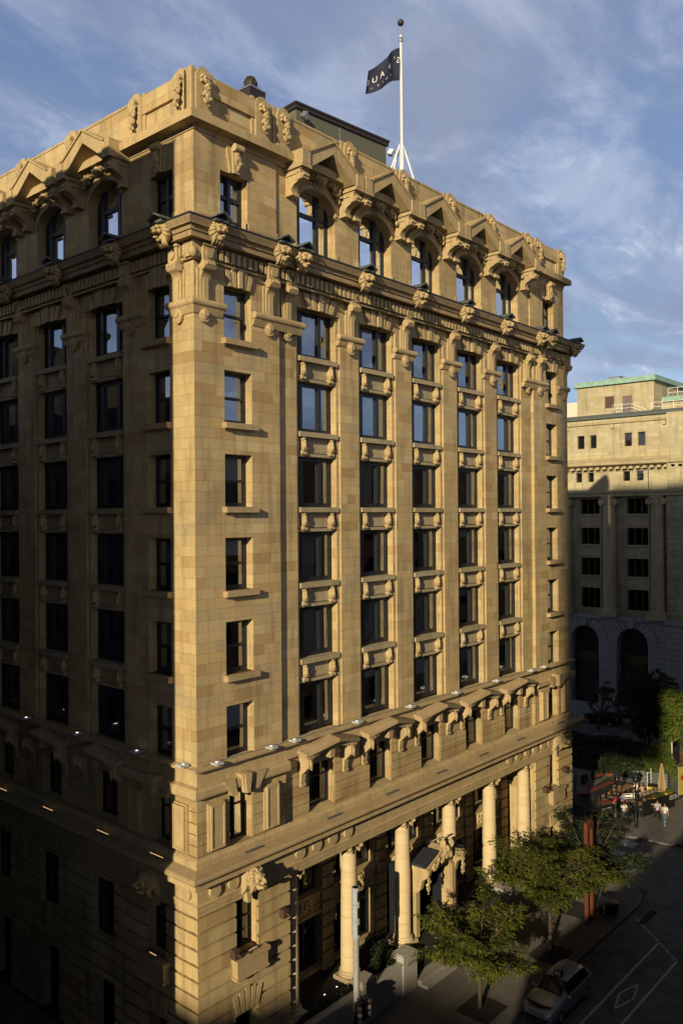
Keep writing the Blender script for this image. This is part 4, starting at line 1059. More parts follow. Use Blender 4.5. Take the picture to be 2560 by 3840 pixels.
# traffic pole near the camera
t = thing('traffic_pole', 'grey cylindrical signal pole with three glazed openings near the bottom edge', 'signal pole', (8.35, -1.55, G))
PH = 7.55
m = MB(); m.tube([(0, 0, 0), (0, 0, PH - 2.35)], [.15, .14], 20); m.build('pole', simple('grey painted pole', (.30, .29, .28), .5, .0), t, 'auto')
m = MB()
for k in range(3): m.tube([(0, 0, PH - 2.35 + k * .8 + .01), (0, 0, PH - 1.56 + k * .8)], [.2, .2], 20)
m.lathe([(.2, PH - .03), (.14, PH + .04)], (0, 0, 0), 16); m.build('lamp_head', simple('grey head paint', (.34, .36, .40), .45), t, 'auto')
for k in range(3):
    m = MB(); a0, a1 = -pi * .66, -pi * .35; zz_ = PH - 2.2 + k * .8; nn = 6
    for j in range(nn + 1):
        a = a0 + (a1 - a0) * j / nn
        for z in (zz_, zz_ + .5): m.v.append((.208 * cos(a), .208 * sin(a), z))
    for j in range(nn): m.f.append([2 * j, 2 * j + 2, 2 * j + 3, 2 * j + 1])
    m.build('glazed_opening', M['black'], t)
for sg, ang in ((-1, -2.2), (1, -.7)):
    dx, dy = cos(ang), sin(ang); cx_, cy_ = .42 * dx, .42 * dy
    m = MB(); m.box(cx_ - .17, cx_ + .17, cy_ - .14, cy_ + .14, 1.3, 2.3); m.tube([(0, 0, 2.3), (cx_, cy_, 2.38)], .03, 6); m.tube([(0, 0, 1.35), (cx_, cy_, 1.3)], .03, 6)
    h_ = m.build('signal_head', M['black'], t)
    for q in range(3):
        m = MB(); m.tube([(cx_ + dx * .12, cy_ + dy * .12, 1.5 + q * .3), (cx_ + dx * .26, cy_ + dy * .26, 1.5 + q * .3)], .11, 12); m.build('visor', M['rust'] if q == 2 else M['cable'], h_)

# ================================================================== cars
def car(name, label, x, y, z, rz, paint, sign=True):
    t = thing(name, label, 'car', (x, y, z), rz)
    # x, zb, zbelt, halfwidth, ztop, wtop
    S = [(-2.38, .34, .58, .60, .62, .5), (-2.28, .2, .74, .76, .78, .6), (-1.95, .17, .86, .86, .93, .68), (-1.5, .17, .94, .885, 1.03, .72), (-1.08, .17, 1.0, .89, 1.10, .70),
         (-.62, .17, 1.0, .89, 1.34, .64), (-.22, .17, 1.02, .89, 1.5, .61), (.5, .17, 1.03, .89, 1.56, .62), (1.3, .17, 1.05, .89, 1.53, .60), (1.85, .17, 1.07, .88, 1.45, .57), (2.15, .2, 1.08, .86, 1.25, .58), (2.32, .3, .98, .80, 1.06, .6), (2.38, .4, .75, .74, .8, .6)]
    rows = []; V = []
    for (sx, zb, zl, w, zt, wt) in S:
        pr = [(0, zb), (w * .85, zb), (w * .98, zb + .12), (w, (zb + zl) / 2 + .05), (w * .985, zl - .03), (w * .95, zl), (wt, zt - .045), (wt * .55, zt), (0, zt + .01)]
        ring = [(sx, a, b_) for a, b_ in pr] + [(sx, -a, b_) for a, b_ in pr[-2:0:-1]]
        rows.append(len(V)); V += ring
    N = 16; body, glass = [], []
    for i in range(len(S) - 1):
        for j in range(N):
            f = [rows[i] + j, rows[i] + (j + 1) % N, rows[i + 1] + (j + 1) % N, rows[i + 1] + j]
            gl = (4 <= i <= 5 and j in (6, 7, 8, 9)) or (5 <= i <= 8 and j in (5, 10)) or (i == 9 and j in (6, 7, 8, 9))
            (glass if gl else body).append(f)
    body.append([rows[0] + j for j in range(N)]); body.append([rows[-1] + j for j in range(N)][::-1])
    def mk_(faces, nm, mat, sm):
        mm = MB(); mm.v = list(V); mm.f = faces; return mm.build(nm, mat, t, sm)
    bo = mk_(body, 'body', paint, 'auto'); mk_(glass, 'windows', M['carglass'], 'auto')
    for wx in (-1.48, 1.42):
        for sg in (-1, 1):
            m = MB(); m.tube([(wx, sg * .70, .31), (wx, sg * .885, .31)], .32, 22); wl = m.build('wheel', M['black'], t, 'auto')
            m = MB(); m.tube([(wx, sg * .88, .31), (wx, sg * .895, .31)], .2, 18)
            for k in range(7): a = 2 * pi * k / 7; m.tube([(wx, sg * .9, .31), (wx + .19 * cos(a), sg * .9, .31 + .19 * sin(a))], .025, 5)
            m.build('rim', M['metal_grey'], wl)
    for sg in (-1, 1):
        m = MB(); m.blob((-2.12, sg * .62, .74), (.2, .17, .09), 10, 6); m.build('headlight', M['lampglass'], t, True)
        m = MB(); m.blob((2.3, sg * .68, 1.0), (.08, .12, .16), 8, 6); m.build('tail_light', M['taillight'], t, True)
        m = MB(); m.blob((-.78, sg * 1.0, 1.03), (.07, .12, .08), 10, 6); m.tube([(-.76, sg * .88, 1.0), (-.78, sg * .98, 1.0)], .02, 6); m.build('side_mirror', paint, t, True)
        for hx in (-.05, .95): m = MB(); m.box(hx, hx + .17, sg * .895 - .012, sg * .895 + .012, .86, .885); m.build('door_handle', M['metal_grey'], t)
    m = MB(); m.box(-2.365, -2.2, -.42, .42, .62, .67); m.box(-2.43, -2.36, -.6, .6, .33, .42); m.build('grille', M['black'], t)
    m = MB(); m.prism([(-2.08, -.72, .945), (-2.0, -.74, .955), (-2.12, -.3, .935), (-2.16, 0, .93), (-2.12, .3, .935), (-2.0, .74, .955), (-2.08, .72, .945), (-2.24, .3, .86), (-2.28, 0, .85), (-2.24, -.3, .86)], (0, 0, .035)); m.build('bonnet_deflector', M['black'], t)
    m = MB(); m.tube([(1.55, 0, 1.5), (1.7, 0, 1.78)], .008, 4); m.build('antenna', M['black'], t)
    if sign:
        m = MB(); m.frustum((-.12, .16, -.25, .25), (-.08, .12, -.19, .19), 1.56, 1.78); rs = m.build('roof_sign', M['black'], t)
        m = MB(); m.box(-.13, -.118, -.17, .17, 1.6, 1.64); m.box(-.125, -.108, -.12, .12, 1.68, 1.71); m.box(-.06, .1, -.14, -.06, 1.781, 1.785); m.box(-.06, .1, .06, .14, 1.781, 1.785); m.build('sign_mark', M['white'], rs)
    return t
n = NT('car glass'); n.bsdf((.01, .01, .012), .08, 0, None, .35); M['carglass'] = n.m
n = NT('headlight lens'); n.bsdf((.5, .5, .52), .1, .6, None, .6); M['lampglass'] = n.m
n = NT('tail light'); n.bsdf((.25, .02, .02), .2, 0, None, .6); M['taillight'] = n.m
n = NT('silver car paint'); n.bsdf((.36, .385, .43), .3, .6, None, .6); pay = n.m
n = NT('black car paint'); n.bsdf((.012, .014, .02), .2, .2, None, .6); pab = n.m
car('parked_taxi', 'silver family car with a small dark roof sign parked at the kerb', 17.95, -7.2, ZR, 0, pay)
car('parked_car', 'black car parked before the far building steps', 75.4, 15.9, ZR, -pi / 2, pab, False)
# ================================================================== people
def skin_obj(name, verts, edges, radii, mat, parent, root=0, sub=1):
    me = bpy.data.meshes.new(name); me.from_pydata([tuple(v) for v in verts], edges, []); me.update()
    o = bpy.data.objects.new(name, me); COL.objects.link(o); o.parent = parent; me.materials.append(mat)
    md = o.modifiers.new('skin', 'SKIN'); md.use_smooth_shade = True
    if not me.skin_vertices: me.attributes
    try: sv = me.skin_vertices[0].data
    except Exception:
        bpy.context.view_layer.objects.active = o; bpy.ops.mesh.customdata_skin_add(); sv = me.skin_vertices[0].data
    for k, r in enumerate(radii):
        r = r if isinstance(r, tuple) else (r, r); sv[k].radius = r; sv[k].use_root = (k == root)
    s = o.modifiers.new('sub', 'SUBSURF'); s.levels = sub; s.render_levels = sub
    return o
def person(label, x, y, z, rz, shirt, trousers, skin, hair, pose='stand', H=1.75, legs=(0, 0), arms=((0, .1), (0, .1)), sleeve=.5, lean=0., group=None, female=False, shoes=None):
    t = thing('person', label, 'person', (x, y, z), rz, group); k = H / 1.75
    def lean_p(p): 
        c, s = cos(lean), sin(lean); dz = p[2] - .95; dy = p[1]
        return Vector((p[0], dy * c - dz * s, .95 + dz * c + dy * s))
    J = {}; sh = .175 if female else .2
    sit = pose == 'sit'; off = -.47 if sit else 0.
    J['pel'] = Vector((0, 0, .95)); 
    for nme, p in (('spi', (0, 0, 1.1)), ('che', (0, 0, 1.32)), ('nec', (0, .01, 1.48)), ('hb', (0, -.01, 1.56)), ('hd', (0, -.02, 1.645)), ('ht', (0, 0, 1.73))): J[nme] = lean_p(p)
    for i, sg in ((0, -1), (1, 1)):
        J['sh%d' % i] = lean_p((sg * sh, 0, 1.42)); J['shm%d' % i] = lean_p((sg * .09, 0, 1.44))
        up, fo = arms[i]; a = up + lean; d1 = Vector((sg * .12, -sin(a), -cos(a))).normalized(); J['el%d' % i] = J['sh%d' % i] + d1 * .29
        b = a + fo; d2 = Vector((-sg * .03, -sin(b), -cos(b))).normalized(); J['wr%d' % i] = J['el%d' % i] + d2 * .25; J['pa%d' % i] = J['wr%d' % i] + d2 * .06; J['kn_%d' % i] = d2
        J['hi%d' % i] = Vector((sg * .095, 0, .9))
        th = legs[i] if not sit else 1.45; kb = (max(0, -legs[i]) * .9 if not sit else -1.5)
        d3 = Vector((sg * .02, -sin(th), -cos(th))); J['kn%d' % i] = J['hi%d' % i] + d3 * .43
        c = th - (.12 if th > 0 else .35) if not sit else -.05; d4 = Vector((0, -sin(c), -cos(c))); J['an%d' % i] = J['kn%d' % i] + d4 * .42; J['to%d' % i] = J['an%d' % i] + Vector((sg * .02, -.16, -.045))
    low = min(J['an0'].z, J['an1'].z) - .07
    for key in list(J):
        if not key.startswith('kn_'): J[key] = Vector((J[key].x, J[key].y, J[key].z - low)) * k
    V, E_, Rr, idx = [], [], [], {}
    def add(n_, r): idx[n_] = len(V); V.append(J[n_]); Rr.append((r[0] * k, r[1] * k) if isinstance(r, tuple) else r * k)
    for n_, r in (('pel', (.15, .11)), ('spi', (.125, .095)), ('che', (.15, .11)), ('nec', .055), ('hb', .06), ('hd', (.082, .1)), ('ht', .06)): add(n_, r)
    for i in (0, 1):
        for n_, r in (('shm', .07), ('sh', .06), ('el', .042), ('wr', .028), ('pa', (.036, .018)), ('hi', .085), ('kn', .055), ('an', .038), ('to', .032)): add(n_ + str(i), r)
    ed = [('pel', 'spi'), ('spi', 'che'), ('che', 'nec'), ('nec', 'hb'), ('hb', 'hd'), ('hd', 'ht')]
    for i in '01': ed += [('che', 'shm' + i), ('shm' + i, 'sh' + i), ('sh' + i, 'el' + i), ('el' + i, 'wr' + i), ('wr' + i, 'pa' + i), ('pel', 'hi' + i), ('hi' + i, 'kn' + i), ('kn' + i, 'an' + i), ('an' + i, 'to' + i)]
    E_ = [(idx[a], idx[b_]) for a, b_ in ed]
    for i in (0, 1):
        d = J['kn_%d' % i]; base = J['pa%d' % i]; sg = -1 if i == 0 else 1
        for q, L in enumerate((.06, .075, .08, .072)):
            o1 = Vector((0, (q - 1.5) * .02, 0)); a_ = base + (o1 + d * .03) * k; b_ = base + (o1 + d * L + Vector((-sg * .015, -.01, 0))) * k
            i1 = len(V); V += [a_, b_]; Rr += [.009 * k, .007 * k]; E_ += [(idx['pa%d' % i], i1), (i1, i1 + 1)]
        i1 = len(V); V += [J['wr%d' % i] + Vector((-sg * .01, -.035, -.03)) * k]; Rr += [.01 * k]; E_.append((idx['pa%d' % i], i1))
    skin_obj('body', V, E_, Rr, skin, t)
    # shirt
    vs, rs, es, ix = [], [], [], {}
    def a2(n_, r, p=None): ix[n_] = len(vs); vs.append(p if p is not None else J[n_]); rs.append((r[0] * k, r[1] * k) if isinstance(r, tuple) else r * k)
    for n_, r in (('spi', (.145, .115)), ('pel', (.165, .125)), ('che', (.168, .125)), ('nec', .075)): a2(n_, r)
    es += [(0, 1), (0, 2), (2, 3)]
    for i in '01':
        a2('shm' + i, .085); a2('sh' + i, .072); a2('el' + i, .055, J['sh' + i].lerp(J['el' + i], min(1, sleeve * 2)))
        es += [(ix['che'], ix['shm' + i]), (ix['shm' + i], ix['sh' + i]), (ix['sh' + i], ix['el' + i])]
        if sleeve > .5: a2('w' + i, .04, J['el' + i].lerp(J['wr' + i], sleeve * 2 - 1)); es.append((ix['el' + i], ix['w' + i]))
    skin_obj('shirt', vs, es, rs, shirt, t)
    vs, rs, es, ix = [], [], [], {}
    a2('pel', (.16, .122)); a2('w', (.14, .11), J['pel'] + Vector((0, 0, .08))); es.append((0, 1))
    for i in '01':
        a2('hi' + i, .1); a2('kn' + i, .07); a2('an' + i, .055, J['kn' + i].lerp(J['an' + i], .93)); es += [(0, ix['hi' + i]), (ix['hi' + i], ix['kn' + i]), (ix['kn' + i], ix['an' + i])]
    skin_obj('trousers', vs, es, rs, trousers, t)
    m = MB(); h_ = J['hd']; m.blob((h_.x, h_.y + .025 * k, h_.z + .035 * k), (.093 * k, .1 * k, .105 * k), 12, 8)
    if female: m.blob((h_.x, h_.y + .08 * k, h_.z - .07 * k), (.08 * k, .05 * k, .13 * k), 10, 8)
    m.build('hair', hair, t, True)
    m = MB(); m.blob((h_.x, h_.y - .1 * k, h_.z - .01), (.013, .022, .025), 6, 5)
    for sg in (-1, 1): m.blob((h_.x + sg * .085 * k, h_.y, h_.z - .005), (.012, .02, .03), 6, 5)
    m.build('face', skin, t, True)
    m = MB(); m.box(h_.x - .07 * k, h_.x + .07 * k, h_.y - .112 * k, h_.y - .08 * k, h_.z + .005, h_.z + .035); m.build('sunglasses', M['black'], t)
    for i in '01':
        m = MB(); a_ = J['an' + i]; m.blob((a_.x, a_.y - .06 * k, a_.z - .035 * k), (.048, .13, .04), 10, 6); m.build('shoe', shoes or M['black'], t, True)
    return t
skin = simple('skin', (.45, .25, .17), .6, var=.05); hairb = simple('brown hair', (.03, .018, .01), .7); hairr = simple('auburn hair', (.12, .04, .02), .7)
cl = lambda nm, c: simple(nm, c, .85, var=.08)
white_c, blue_c, red_c, jean, dk, ltb = cl('white cotton', (.65, .63, .6)), cl('blue cotton', (.03, .09, .35)), cl('red cotton', (.35, .015, .02)), cl('blue jeans', (.09, .15, .24)), cl('black cotton', (.012, .012, .014)), cl('pale blue shirt', (.5, .54, .62))
fz_ = math.atan2(-.75, .66)
person('woman walking in a white top, blue jeans and white shoes beside the terrace', 46.54, -2.3, G, radians(-55), white_c, jean, skin, hairr, legs=(.35, -.3), arms=((-.2, .15), (.25, .3)), sleeve=.62, H=1.74, female=True, shoes=white_c, group=None)
person('man walking in a pale blue shirt and dark trousers with one hand raised', 46.8, -1.6, G, radians(-50), ltb, dk, skin, hairb, legs=(-.3, .35), arms=((.5, 1.7), (.1, .2)), sleeve=.7, H=1.82)
person('person in a red shirt bending over a dark terrace table', 45.9, 1.8, G + .1, radians(60), red_c, dk, skin, hairb, arms=((1.2, .4), (1.1, .6)), sleeve=.4, lean=.8)
person('person in a blue shirt seated facing the arrow sign end of the terrace', 47.7, 1.7, G + .1, radians(120), blue_c, dk, skin, hairb, pose='sit', arms=((.7, .9), (.9, .7)), sleeve=.45)
person('person in a white shirt seated at the far terrace table', 51.5, 2.0, G + .1, radians(150), white_c, dk, skin, hairr, pose='sit', arms=((.8, .8), (.6, 1.)), sleeve=.5)
person('red haired person with bare arms seated beside the far terrace table', 51.1, 1.35, G + .1, radians(150), skin, jean, skin, hairr, pose='sit', arms=((.7, .9), (.7, .9)), sleeve=.2, female=True)
person('person in a pale shirt seated at the near table behind the green post', 45.6, .75, G + .1, radians(-60), white_c, jean, skin, hairb, pose='sit', arms=((.8, .8), (.8, .8)), sleeve=.45)

# ================================================================== terrace
M['wood'] = simple('honey table wood', (.26, .15, .07), .5, var=.2); M['orange'] = simple('dark orange timber', (.14, .035, .012), .7); M['yellow'] = simple('yellow planter plastic', (.75, .5, .02), .5); M['chrome'] = simple('bright chair metal', (.6, .6, .6), .18, .9)
M['screen'] = simple('black screen panel', (.01, .01, .011), .6); M['tan'] = simple('tan canvas', (.42, .29, .17), .9, var=.12, scale=9)
sheet('terrace_floor', [(45.2, 6.2), (45.2, 1.45), (47.05, -.2), (54.8, -1.2), (54.8, 6.2)], G + .1, M['soil'], th=.12)
def fence(pts, label, h=1.15, solid=True, mat='screen'):
    t = thing('terrace_screen', label, 'fence', (0, 0, 0)); m = MB(); p = MB()
    for (a, b), (c, d) in zip(pts, pts[1:]):
        v_ = Vector((c - a, d - b)); nr = Vector((v_.y, -v_.x)).normalized() * .04
        if solid: m.prism([(a, b, G + .03), (c, d, G + .03), (c + nr.x, d + nr.y, G + .03), (a + nr.x, b + nr.y, G + .03)], (0, 0, h))
        else:
            for z in [.12 + .13 * q for q in range(int(h / .13))]: m.prism([(a, b, G + z), (c, d, G + z), (c + nr.x, d + nr.y, G + z), (a + nr.x, b + nr.y, G + z)], (0, 0, .05))
    for q, (a, b) in enumerate(pts): m2 = MB(); m2.box(a - .05, a + .05, b - .05, b + .05, G, G + h + .08); m2.build('post', M['black'], t)
    m.build('panel', M[mat], t); return t
fence([(42.55, 2.25), (45.0, 1.4)], 'black screen panel with a framed sign at the left front of the terrace', 1.2); fence([(47.0, -.28), (49.1, -.82), (51.3, -1.36)], 'black screen panels with a framed sign at the right front of the terrace', 1.2)
fence([(42.5, 2.4), (43.9, 4.7), (45.4, 7.2)], 'black screen panels along the left side of the terrace', 1.2); fence([(53.9, 3.3), (54.4, 2.0), (54.8, .4)], 'grey slatted fence at the back of the terrace', 1.6, False, 'cable')
m = MB(); m.box(-.09, .09, -.09, .09, 0, 1.35); m.box(-.11, .11, -.11, .11, 1.35, 1.4); o = m.build('post', simple('grey green post', (.10, .10, .075), .7)); o.location = (45.15, 1.25, G); tag(o, 'square grey green post at the terrace entrance', 'post')
def framed(x, y, rz, w, label):
    o = thing('framed_sign', label, 'sign', (x, y, G + .92), rz, 'framed signs on the terrace screens'); m = MB(OT); m.box(-w / 2, w / 2, .0, .02, -.17, .17); m.build('board', M['screen'], o)
    m = MB(OT)
    for a in ((-w / 2, w / 2, .14, .165), (-w / 2, w / 2, -.165, -.14), (-w / 2, -w / 2 + .025, -.14, .14), (w / 2 - .025, w / 2, -.14, .14)): m.box(a[0], a[1], .021, .03, a[2], a[3])
    m.build('border', M['white'], o)
    m = MB(OT); rg = random.Random(5); x = -w / 2 + .09
    while x < w / 2 - .09:       # blurred word on the board: upright strokes too small to be read
        m.box(x, x + .022, .021, .026, -.06, rg.choice((.03, .05, .09))); x += .045
    m.box(-w / 2 + .09, w / 2 - .09, .021, .026, -.02, .01); m.build('lettering', M['cable'], o)
framed(44.2, 1.66, math.atan2(-.85, 2.45), 1.1, 'small white framed black sign on the left terrace screen'); framed(51.0, -1.35, math.atan2(-.54, 2.2), .9, 'small white framed black sign on the right terrace screen')
# one way arrow sign on its pole
t = thing('arrow_sign', 'white bordered one way arrow sign on a dark pole at the terrace corner', 'traffic sign', (43.9, -.35, G)); m = MB(); m.tube([(0, 0, 0), (0, 0, 3.0)], .04, 8); m.build('pole', M['black'], t)
m = MB(OT); m.box(-.47, .47, .0, .015, -.2, .2); bd = m.build('board', M['screen'], t); bd.location = (.0, -.06, 2.62); bd.rotation_euler = (0, 0, radians(-38))
m = MB(OT)
for a in ((-.47, .47, .17, .2), (-.47, .47, -.2, -.17), (-.47, -.44, -.17, .17), (.44, .47, -.17, .17)): m.box(a[0], a[1], .016, .024, a[2], a[3])
m.prism([(-.38, .016, .075), (.16, .016, .075), (.16, .016, .14), (.40, .016, 0), (.16, .016, -.14), (.16, .016, -.075), (-.38, .016, -.075)], (0, .008, 0)); m.build('arrow', M['white'], bd)
t = thing('parking_sign', 'small white sign with a dark ring on the street lamp by the kerb', 'traffic sign', (31.9, -3.4, G)); m = MB(); m.tube([(0, 0, 0), (0, 0, 2.6)], .035, 8); m.build('pole', M['black'], t)
m = MB(OT); m.box(-.16, .16, 0, .012, -.28, .28); bd = m.build('board', M['white'], t); bd.location = (0, -.05, 2.35); bd.rotation_euler = (0, 0, radians(-48))
m = MB(OT); m.tube([(0, .012, .1), (0, .02, .1)], .12, 20); rg_ = m.build('ring', M['rust'], bd); m = MB(OT); m.tube([(0, .02, .1), (0, .026, .1)], .08, 20); m.build('ring_centre', M['white'], bd); m = MB(OT); m.box(-.025, .025, .026, .03, .04, .16); m.box(-.02, .05, .026, .03, .1, .16); m.build('symbol', M['black'], bd)
def table(x, y, rz, L, label, w=.75, top='wood', plates=0):
    t = thing('terrace_table', label, 'table', (x, y, G + .1), rz); m = MB(); m.box(-L / 2, L / 2, -w / 2, w / 2, .71, .75); m.build('tabletop', M[top], t)
    for a in (-1, 1):
        for b_ in (-1, 1): m = MB(); m.tube([(a * (L / 2 - .08), b_ * (w / 2 - .08), 0), (a * (L / 2 - .08), b_ * (w / 2 - .08), .71)], .02, 6); m.build('leg', M['chrome'], t)
    return t
table(51.4, .8, radians(-13), 2.9, 'long honey wood table with white napkins beside the folded parasol')
table(51.2, 2.9, radians(-8), 2.0, 'wood table at the back of the terrace beside the seated pair'); table(48.0, .15, radians(-48), 1.3, 'sunlit wood table in the front middle of the terrace'); table(48.0, 1.35, radians(-48), 1.0, 'small wood table behind the front middle table')
table(46.3, 2.6, radians(-30), 1.2, 'dark table under the person in red', top='orange')
k = 0
for a in (-1.1, -.6, 0, .55, 1.1):
    for b_ in (-.22, .22):
        c, s = cos(radians(-13)), sin(radians(-13)); x, y = 51.4 + a * c - b_ * s, .8 + a * s + b_ * c
        m = MB(); m.box(-.1, .1, -.07, .07, 0, .012); o = m.build('napkin', M['white']); o.location = (x, y, G + .853); o.rotation_euler = (0, 0, radians(-13)); tag(o, 'folded white napkin laid on the long honey wood terrace table', 'napkin', 'white napkins on the long table'); k += 1
def chair_proto():
    t = thing('terrace_chair', '', 'chair'); m = MB(); m.box(-.2, .2, -.2, .2, .44, .47); m.build('seat', M['wood'], t)
    m = MB(); m.prism([(-.2, .2, .66), (.2, .2, .66), (.2, .25, .86), (-.2, .25, .86)], (0, .025, 0)); m.build('backrest', M['wood'], t)
    for a in (-1, 1):
        m = MB(); m.tube([(a * .19, -.19, 0), (a * .18, -.18, .45)], .013, 6); m.build('leg', M['chrome'], t)
        m = MB(); m.tube([(a * .2, .24, 0), (a * .18, .19, .45), (a * .18, .25, .87)], .013, 6); m.build('leg', M['chrome'], t)
    return t
CH = chair_proto(); first = True
CP = [(46.2, 1.0, -60, 'wood and steel chair at the terrace entrance by the green post'), (45.8, .55, 120, 'wood and steel chair nearest the terrace entrance opening'), (47.3, -.05, 40, 'wood and steel chair left of the sunlit front table'), (48.3, -.5, 130, 'wood and steel chair at the front screen by the sunlit table'),
      (48.7, .45, -130, 'wood and steel chair right of the sunlit front table'), (47.3, 1.0, 30, 'wood and steel chair between the two small tables'), (48.8, 1.7, -120, 'wood and steel chair behind the small middle table'),
      (50.4, .35, 170, 'steel chair on the near side of the long table, left end'), (51.1, .15, 170, 'steel chair on the near side of the long table, second'), (51.8, .0, 170, 'steel chair on the near side of the long table, third'), (52.5, -.1, 170, 'steel chair on the near side of the long table, right end'),
      (50.6, 1.7, -10, 'steel chair on the far side of the long table, left end'), (52.0, 1.4, -10, 'steel chair on the far side of the long table, right end'), (51.5, 1.95, 150, 'steel chair under the person in the white shirt'), (51.1, 1.3, 150, 'steel chair under the red haired person'), (47.7, 1.7, 120, 'chair under the person in blue'), (45.6, .75, -60, 'chair under the person behind the green post'),
      (50.6, 3.5, -10, 'dark chair behind the back table')]
for x, y, r, lb in CP:
    t = CH if first else copy_tree(CH); first = False
    t.location = (x, y, G + .1); t.rotation_euler = (0, 0, radians(r)); t['label'] = lb; t['group'] = 'terrace chairs'
t = thing('timber_bench', 'long dark orange timber bench in the shaded part of the terrace', 'bench', (50.2, 5.1, G + .1), math.atan2(-.64, 4.8)); m = MB(); m.box(-2.5, 2.5, -.25, .25, .42, .5); m.build('seat', M['orange'], t)
for a in (-2.1, 0, 2.1): m = MB(); m.box(a - .06, a + .06, -.2, .2, 0, .42); m.build('leg', M['black'], t)
for k, (x, y, w_, lb) in enumerate(((48.1, 3.9, 1.6, 'nearest'), (50.6, 3.95, 1.6, 'farther'))):
    t = table(x, y, math.atan2(-.64, 4.8), w_, 'dark shaded table before the long timber bench, %s' % lb, top='screen')
def pot(x, y, rz, L, mat, label, name='planter_box', plant='leaf', zb=.45):
    t = thing(name, label, 'planter', (x, y, G + .1 + zb), rz); m = MB(); m.box(-L / 2, L / 2, -.15, .15, 0, .28); m.build('box', M[mat], t)
    rg = random.Random(int(x * 7)); m = MB()
    for q in range(260): leafq(m, Vector((rg.uniform(-L / 2, L / 2), rg.uniform(-.14, .14), .25 + rg.uniform(0, .25))), Vector((rg.uniform(-1, 1), rg.uniform(-1, 1), rg.uniform(0, 1))), .18, .07, rg)
    m.build('plants', M[plant], t); m = MB(); m.box(-L / 2 + .1, L / 2 - .1, -.1, .1, -zb, 0); m.build('stand', M['black'], t)
pot(52.75, .95, radians(-76), 1.0, 'yellow', 'yellow planter box at the far end of the long table', plant='leafd'); pot(49.5, -.65, radians(-14), 1.0, 'yellow', 'yellow planter box with lush plants behind the right front screen', plant='leafl', zb=.75); pot(51.2, -.95, radians(-14), .7, 'yellow', 'short yellow planter with a round plant below the parasol', plant='leafl', zb=.75)
pot(52.0, 7.2, radians(0), 1.2, 'orange', 'dark orange planter at the left back of the shaded terrace', plant='leafd', zb=.2); pot(54.0, 6.9, radians(-15), 1.5, 'orange', 'dark orange planter in the middle back of the shaded terrace', plant='leafd', zb=.2); pot(55.2, 5.8, radians(-50), 1.3, 'orange', 'dark orange planter at the right back of the shaded terrace', plant='leafd', zb=.2)
for k, (x, y, a_) in enumerate(((47.6, 3.2, 'nearest'), (48.6, 3.1, 'second'), (49.8, 3.2, 'third'), (50.8, 3.1, 'fourth'))):
    t = copy_tree(CH); t.location = (x, y, G + .1); t.rotation_euler = (0, 0, radians(-8)); t['label'] = 'shaded chair in the row before the long bench, %s from the terrace entrance' % a_; t['group'] = 'terrace chairs'
t = thing('folded_parasol', 'tall folded tan canvas parasol at the end of the long table', 'parasol', (52.9, .3, G + .1)); m = MB(); n_ = 14; rings = [(.07, 2.95), (.17, 2.4), (.26, 1.7), (.34, 1.0), (.38, .45)]
for r, z in rings:
    for j in range(n_ * 2): a = 2 * pi * j / (n_ * 2); q = r * (1 if j % 2 else .72); m.v.append((q * cos(a), q * sin(a), z))
N2 = n_ * 2
for i in range(len(rings) - 1):
    for j in range(N2): m.f.append([i * N2 + j, i * N2 + (j + 1) % N2, (i + 1) * N2 + (j + 1) % N2, (i + 1) * N2 + j])
m.f.append(list(range(N2))); m.f.append([(len(rings) - 1) * N2 + j for j in range(N2)]); m.build('canopy', M['tan'], t); m = MB(); m.tube([(0, 0, 0), (0, 0, 3.05)], .03, 8); m.box(-.3, .3, -.3, .3, 0, .08); m.build('pole', M['black'], t)
t = thing('banner', 'yellow fabric banner with a red diamond patch at the right edge', 'banner', (54.2, -1.3, G), radians(-30)); m = MB(); m.tube([(-.75, 0, 0), (-.75, 0, 2.9)], .03, 6); m.tube([(.75, 0, 0), (.75, 0, 2.9)], .03, 6); m.build('pole', M['cable'], t)
m = MB(OT); m.box(-.72, .72, 0, .015, .3, 2.8); m.build('cloth', simple('yellow cloth', (.28, .23, .02), .8), t); m = MB(OT); m.prism([(0, .016, 1.3), (.55, .016, 1.8), (0, .016, 2.4), (-.55, .016, 1.8)], (0, .004, 0)); m.build('patch', M['taillight'], t)
t = thing('white_rails', 'slim white upright rails standing on the terrace edge', 'rail', (52.9, 1.6, G + .1)); 
for q in (0, .35): m = MB(); m.tube([(q, -q * .6, 0), (q, -q * .6, 1.9 + q)], .03, 6); m.build('post', M['white'], t)
m = MB(); m.tube([(0, 0, 1.85), (.35, -.21, 1.9)], .02, 6); m.build('rail', M['white'], t)
t = thing('parked_bicycle', 'dark bicycle leaning at the arrow sign pole', 'bicycle', (44.15, -.15, G), radians(-62))
for q in (-.52, .52):
    m = MB(); m.tube([(q + .33 * cos(2 * pi * a / 20), 0, .34 + .33 * sin(2 * pi * a / 20)) for a in range(21)], .016, 6, False); m.build('wheel', M['black'], t)
m = MB(); m.tube([(-.52, 0, .34), (-.1, 0, .32), (.35, 0, .82), (-.18, 0, .84), (-.52, 0, .34)], .018, 6); m.tube([(-.1, 0, .32), (-.2, 0, .92)], .018, 6); m.tube([(.35, 0, .9), (.52, 0, .34)], .018, 6); m.build('frame', M['chrome'], t)
m = MB(); m.box(-.3, -.1, -.06, .06, .92, .97); m.build('saddle', M['black'], t); m = MB(); m.tube([(.35, -.28, 1.0), (.37, 0, .95), (.35, .28, 1.0)], .015, 6); m.build('handlebar', M['chrome'], t)
t = thing('bronze_statue', 'dim grey standing figure statue at the dark left edge of the terrace', 'statue', (48.8, 6.6, G)); m = MB(); m.box(-.25, .25, -.25, .25, 0, .4); m.build('base', M['grey_granite'], t)
